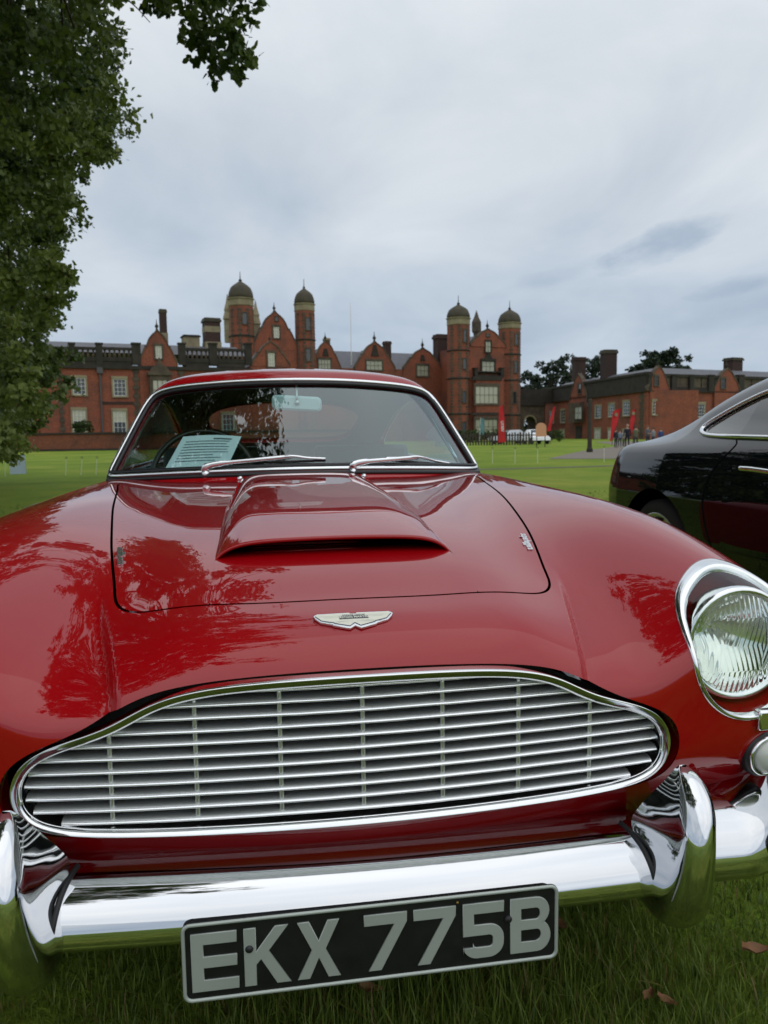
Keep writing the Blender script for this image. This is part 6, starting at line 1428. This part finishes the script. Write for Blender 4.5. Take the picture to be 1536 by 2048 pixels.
def person(px, ytop, dep, label, shirt, trousers, face=0, hair=(.06, .04, .03), arms='down', skin=(.42, .25, .18)):
    T = at(px, ytop, dep); H = T[2]; k = H/1.75; P0 = np.array([T[0], T[1], 0.0]); ca, sa = math.cos(R_(face)), math.sin(R_(face))
    J = [(0, 0, .95), (0, 0, 1.12), (0, 0, 1.33), (0, 0, 1.46), (0, -.015, 1.56), (0, -.02, 1.66), (0, -.01, 1.735)]; R0 = [(.155, .115), (.145, .105), (.175, .11), (.10, .08), (.058, .058), (.082, .098), (.05, .06)]
    E = [(0, 1), (1, 2), (2, 3), (3, 4), (4, 5), (5, 6)]
    for s in (-1, 1):
        b = len(J); J += [(s*.10, 0, .86), (s*.11, -.02, .48), (s*.115, .02, .09), (s*.12, -.13, .04)]; R0 += [(.09, .095), (.06, .062), (.042, .045), (.035, .03)]; E += [(0, b), (b, b+1), (b+1, b+2), (b+2, b+3)]
        b = len(J)
        if arms == 'down': A = [(s*.19, 0, 1.40), (s*.245, .02, 1.13), (s*.235, -.05, .90), (s*.23, -.07, .80)]
        elif arms == 'photo': A = [(s*.19, 0, 1.40), (s*.24, -.16, 1.24), (s*.10, -.34, 1.46), (s*.06, -.38, 1.52)]
        else: A = [(s*.19, 0, 1.40), (s*.25, -.06, 1.15), (s*.08, -.22, 1.10), (s*.03, -.24, 1.10)]
        J += A; R0 += [(.062, .062), (.046, .046), (.036, .036), (.04, .025)]; E += [(2, b), (b, b+1), (b+1, b+2), (b+2, b+3)]
    me = bpy.data.meshes.new('person'); me.from_pydata([(a*k, b*k, c*k) for a, b, c in J], E, []); o = bpy.data.objects.new('tmp', me); COL.objects.link(o)
    sk = o.modifiers.new('skin', 'SKIN'); sk.use_smooth_shade = True; sv = me.skin_vertices[0].data
    for i, r in enumerate(R0): sv[i].radius = (r[0]*k, r[1]*k)
    sv[0].use_root = True; su = o.modifiers.new('sub', 'SUBSURF'); su.levels = 1; su.render_levels = 1; bpy.context.view_layer.update()
    m2 = bpy.data.meshes.new_from_object(o.evaluated_get(bpy.context.evaluated_depsgraph_get())); bpy.data.objects.remove(o)
    sh = mat('shirt', shirt, .85); tr_ = mat('trousers', trousers, .85); sk_ = M.setdefault('skin', mat('skin', skin, .6)); sho = M.setdefault('shoe', mat('dark_shoe', (.02, .018, .016), .6))
    m2.materials.clear()
    for x in (sh, tr_, sk_, sho): m2.materials.append(x)
    mi = []
    for p in m2.polygons:
        c = p.center/k; z = c[2]; hand = abs(c[0]) > .0 and ((arms == 'down' and abs(c[0]) > .19 and z < .90) or (arms != 'down' and c[1] < -.20 and z > .9))
        mi.append(2 if (z > 1.47 or hand) else 0 if z > .93 else 3 if z < .10 else 1)
    m2.polygons.foreach_set('material_index', mi); m2.polygons.foreach_set('use_smooth', [True]*len(mi))
    o = link('person', m2); o.location = P0; o.rotation_euler = (0, 0, R_(face)); tag(o, label, 'person', 'people by the red flags')
    m = MB(); m.lathe([(.001, 1.775), (.06, 1.765), (.093, 1.72), (.10, 1.665), (.085, 1.62)], 12, lambda q: (q[0]*k*.95, (q[1]*1.12+.012)*k, q[2]*k)); m.f = m.f[:-1]; m.mi = m.mi[:-1]; m.build('hair', mat('hair', hair, .8), o, smooth=True)
    return o
person(1232, 858, 50, 'person in a dark jacket and dark trousers below the leaning flag', (.015, .016, .02), (.02, .025, .04), 20)
person(1240, 860, 52, 'person in a pale blue top partly behind the dark jacket', (.16, .20, .26), (.03, .04, .06), 160, (.10, .07, .05))
person(1247, 862, 54, 'person in a beige top left of the tall navy figure', (.30, .25, .20), (.05, .05, .05), 40, (.25, .2, .15))
person(1255, 849, 47, 'tall person in navy with a bald pinkish head seen from behind', (.010, .012, .022), (.012, .012, .018), 170, (.40, .24, .18))
person(1272, 852, 46, 'person in a khaki coat lifting a camera to the face', (.11, .11, .06), (.05, .05, .045), 150, (.05, .04, .03), 'photo')
person(1296, 851, 50, 'person in a grey top with folded arms beside the khaki coat', (.10, .10, .11), (.03, .03, .04), 10, (.12, .08, .05), 'fold')
person(1307, 855, 52, 'person in a light grey shirt, second from the right of the group', (.20, .21, .22), (.03, .035, .05), 200, (.06, .05, .04))
person(1322, 856, 50, 'person in a blue top at the right end of the group', (.03, .06, .18), (.03, .03, .035), 180, (.18, .1, .05))
# white car and a peach coloured board near the fence
def small_car(px, py, dep, label, paintm, rot, L=3.9):
    P0 = at(px, py, dep); P0[2] = 0; t = empty('saloon_car', tuple(P0), R_(rot), label, 'car', 'cars parked by the fence')
    sil = [(-L/2, .35), (-L/2+.05, .62), (-L/2+.5, .78), (-L*.18, .86), (-L*.02, 1.30), (L*.22, 1.34), (L*.38, .95), (L/2-.05, .88), (L/2, .55), (L/2-.03, .32)]
    W_ = [.70, .78, .82, .83]; m = MB(); rows = []
    for w, sc in ((-.82, .90), (-.74, .985), (-.5, 1.0), (0, 1.01), (.5, 1.0), (.74, .985), (.82, .90)): rows.append([(a*(.97 if abs(w) > .8 else 1), w*(.80 if b > 1 else 1), .3+(b-.3)*sc) for a, b in sil])
    Gd = np.array(rows); m.grid(Gd); n = len(sil); m.f.append(tuple(range(n-1, -1, -1))); m.f.append(tuple(6*n+i for i in range(n))); m.mi += [0, 0]; m.build('body', paintm, t, smooth=True, angle=50)
    for s in (-1, 1):
        m = MB(); m.prism([(-L*.13, .90), (L*.30, .93), (L*.21, 1.26), (-L*.01, 1.24)], 0, .01, lambda p: (p[0], s*(.765-.11*(p[1]-.9)/.35*1.4+p[2]), p[1])); m.build('side_window', M['pane_dark'], t)
        for wx in (-L*.31, L*.31): m = MB(); m.lathe([(.18, -.09), (.30, -.09), (.31, 0), (.30, .09), (.18, .09), (.05, .1)], 16, lambda q: (wx+q[0], s*.74+q[2], .31+q[1])); m.build('wheel', M['tyre'], t, smooth=True)
    m = MB(); m.prism([(-.62, -.17), (.62, -.17), (.50, .20), (-.50, .20)], 0, .01, lambda p: (-L*.10+p[1]*.8-p[2], p[0], 1.08+p[1]*1.0)); m.build('windscreen', M['pane_dark'], t); return t
small_car(1071, 889, 70, 'white car end on beside the dark fence, partly behind the peach board', mat('white_car_paint', (.75, .77, .78), .25, 0, 1), 92, 3.0)
small_car(1018, 884, 74, 'silver grey car behind the dark fence below the hedge', mat('silver_car_paint', (.35, .37, .39), .3, .5, 1), 5)
bd_ = at(1082, 892, 56); bd_[2] = 0; bo = empty('display_board', tuple(bd_), -YAW, 'peach coloured display board with a rounded top by the white car', 'board')
m = MB(); m.prism([(-.38, .75), (.38, .75)]+[(.38*math.cos(R_(a)), 1.4+.35*math.sin(R_(a))) for a in range(0, 181, 20)], 0, .05, lambda p: (p[0], p[2], p[1])); m.build('panel', mat('peach_panel', (.62, .30, .17), .7), bo)
for s in (-.3, .3): m = MB(); m.box((s-.03, .055, 0), (s+.03, .10, 1.0)); m.build('leg', M['iron'], bo)
# dark timber post on the drive
B = at(1179, 912, 40); B[2] = 0; po = empty('lamp_post', tuple(B), 0, 'plain dark wooden post standing on the drive before the service wing', 'post'); zt = at(1179, 800, 40)[2]
m = MB(); m.lathe([(.13, 0), (.12, .5), (.10, zt), (.06, zt+.08)], 8); m.build('shaft', M['old_wood'], po); m = MB(); m.lathe([(.17, 0), (.17, .18), (.12, .26)], 8); m.build('foot', M['stone_dark'], po)
# rope stakes on the lawn
k = 0
def stake(px, yb, dep, label, h=.48, lean=.05):
    B = at(px, yb, dep); B[2] = 0; s = empty('rope_stake', tuple(B), 0, label, 'stake', 'thin white stakes on the lawn'); m = MB(); m.tube([(0, 0, -.02), LAT*lean+np.array([0, 0, h])], .007, 6); m.build('rod', M['white_wood'], s); m = MB(); c = LAT*lean+np.array([0, 0, h]); m.tube([c+LAT*(.03*math.cos(a))+np.array([0, 0, .03+.03*math.sin(a)]) for a in np.linspace(0, 6.28, 9, endpoint=False)], .006, 5, closed=True); m.build('eyelet', M['iron'], s)
for px, nm in ((10, 'thin white stake at the left edge of the lawn'), (131, 'thin white stake, first of three left of the windscreen'), (162, 'thin white stake, middle one of three left of the windscreen'), (192, 'thin white stake nearest the windscreen pillar at the left')): stake(px, 950, 22.5, nm)
for px, nm in ((985, 'thin white stake just right of the windscreen'), (1030, 'thin white stake on the right lawn before the fence'), (1075, 'thin white stake on the right lawn near the white car'), (1208, 'thin white stake near the tail of the black coupe')): stake(px, 930, 27, nm, .5, 0)
B = at(37, 950, 24); B[2] = 0; bx = empty('sandwich_board', tuple(B), R_(12), 'pale blue folding board standing on the lawn at the far left', 'board')
for s in (-1, 1): m = MB(); m.prism([(-.22, 0), (.22, 0), (.22, .58), (-.22, .58)], -.01, .01, lambda p: (p[0], s*(.16-.24*p[1])+p[2], p[1])); m.build('panel', mat('pale_blue_panel', (.36, .45, .50), .6), bx)
# ======================= grass and fallen leaves ===========================
def grass(name, n, lo, hi, hmin, hmax, wmin, wmax, seed, keep=None, feather=0):
    g = np.random.default_rng(seed); P = np.c_[g.uniform(lo[0], hi[0], n), g.uniform(lo[1], hi[1], n)]
    if keep is not None: P = P[keep(P)]
    # tufts: blades lean away from tuft centres
    n = len(P); T = np.c_[g.uniform(lo[0], hi[0], max(n//14, 4)), g.uniform(lo[1], hi[1], max(n//14, 4))]; own = g.integers(0, len(T), n); mv = g.random(n) < .45; P[mv] = T[own[mv]]+g.normal(0, .018, (mv.sum(), 2))
    if feather > 0:
        e = np.minimum.reduce([P[:, 0]-lo[0], hi[0]-P[:, 0], P[:, 1]-lo[1], hi[1]-P[:, 1]])/feather; P = P[g.random(len(P)) < np.clip(e, 0, 1)]
    n = len(P); h = g.uniform(hmin, hmax, n)*(.75+.5*np.sin(P[:, 0]*3.1+1)*np.sin(P[:, 1]*4.3)**2); w = g.uniform(wmin, wmax, n); a = g.uniform(0, 6.28, n); le = np.abs(g.normal(0, .55, n)); ld = np.c_[np.cos(a), np.sin(a)]; sd_ = np.c_[-np.sin(a+g.normal(0, .6, n)), np.cos(a)]
    V = []
    for t in (0, .4, .75, 1.0):
        c = np.c_[P+ld*(le*h*t**1.8)[:, None], h*t*np.sqrt(np.clip(1-(le*t*.55)**2, .1, 1))]; ww = (w*(1-t**1.6)/2)[:, None] if t < 1 else None
        if t < 1: V += [c+np.c_[sd_*ww, 0*h], c-np.c_[sd_*ww, 0*h]]
        else: V += [c]
    V = np.stack(V, 1); b = (np.arange(n)*7)[:, None]; Q = np.concatenate([b+[[0, 1, 3, 2]], b+[[2, 3, 5, 4]]]); Tt = b+[[4, 5, 6]]
    o = mesh_np(name, V.reshape(-1, 3), [Q, Tt], M['blade']); at_ = o.data.attributes.new('tone', 'FLOAT', 'POINT'); tone = np.clip(g.normal(.45, .22, n), 0, 1); dead = g.random(n) < .075; w[g.random(n) < .06] *= 2.4; tone[dead] = 2.0
    at_.data.foreach_set('value', np.repeat(tone, 7).astype(np.float32)); tag(o, kind='stuff'); return o
def blade_mat():
    m = leaf_mat('grass_blades', (.055, .105, .014), (.26, .34, .055), .3); nt = m.node_tree; N = nt.nodes; b = N['Principled BSDF']; src = b.inputs['Base Color'].links[0].from_socket; at_ = [n for n in N if n.type == 'ATTRIBUTE'][0]
    gt = N.new('ShaderNodeMath'); gt.operation = 'GREATER_THAN'; gt.inputs[1].default_value = 1.5; nt.links.new(at_.outputs['Fac'], gt.inputs[0]); mx = N.new('ShaderNodeMix'); mx.data_type = 'RGBA'; nt.links.new(gt.outputs[0], mx.inputs[0]); nt.links.new(src, mx.inputs[6]); mx.inputs[7].default_value = (.22, .15, .06, 1)
    nt.links.new(mx.outputs[2], b.inputs['Base Color']); b.inputs['Roughness'].default_value = .45; return m
M['blade'] = blade_mat()
grass('grass', 120000, (-1.35, -1.1), (1.55, .75), .020, .075, .0014, .0034, 31, None, .45)
grass('grass', 40000, (-2.8, -3.2), (3.2, 1.8), .03, .07, .003, .006, 32, None, 1.2)
grass('grass', 26000, (-7, -1.5), (7, 12), .03, .07, .006, .012, 33, lambda P: ((np.abs(P[:, 0]) > .95) | (P[:, 1] > 4.6))  & ~((P[:, 0] > 2.0) & (P[:, 0] < 4.1) & (P[:, 1] > -.9) & (P[:, 1] < 4.0)))
M['dry_leaf'] = mat('dry_leaf', (.27, .13, .05), .7, noise=(45, 1, (.13, .06, .025)))
def dead_leaf(px, py, size, label, rz, curl=.35):
    p = ground(px, py); n = 7; u = np.linspace(-1, 1, n); o = []
    m = MB(); rows = []
    for v in np.linspace(0, 1, 7):
        w = size*.27*math.sin(math.pi*min(v*.92+.06, 1))*(1+.10*math.cos(v*19)); rows.append([(a*w, (v-.5)*size, .036+size*curl*(a*a*.45+1.1*(v-.5)**2+.5*(v-.5)*a+.10*math.sin(v*11+a*2))) for a in u])
    m.grid(np.array(rows)); o = m.build('fallen_leaf', M['dry_leaf'], None, smooth=True); o.location = (p[0], p[1], 0); o.rotation_euler = (0, .1, R_(rz)); tag(o, label, 'leaf', 'fallen leaves in the grass')
for a in ((1114, 1885, .05, 'curled brown leaf in the grass just right of the number plate', 20), (1516, 1940, .062, 'large dry brown leaf at the right edge below the bumper', 80), (1300, 2030, .036, 'small brown leaf at the bottom, left of a pair', 130), (1332, 2044, .038, 'brown leaf at the bottom edge, right of a pair', 40), (742, 2020, .045, 'pale dry leaf under the middle of the number plate', 70)): dead_leaf(*a)
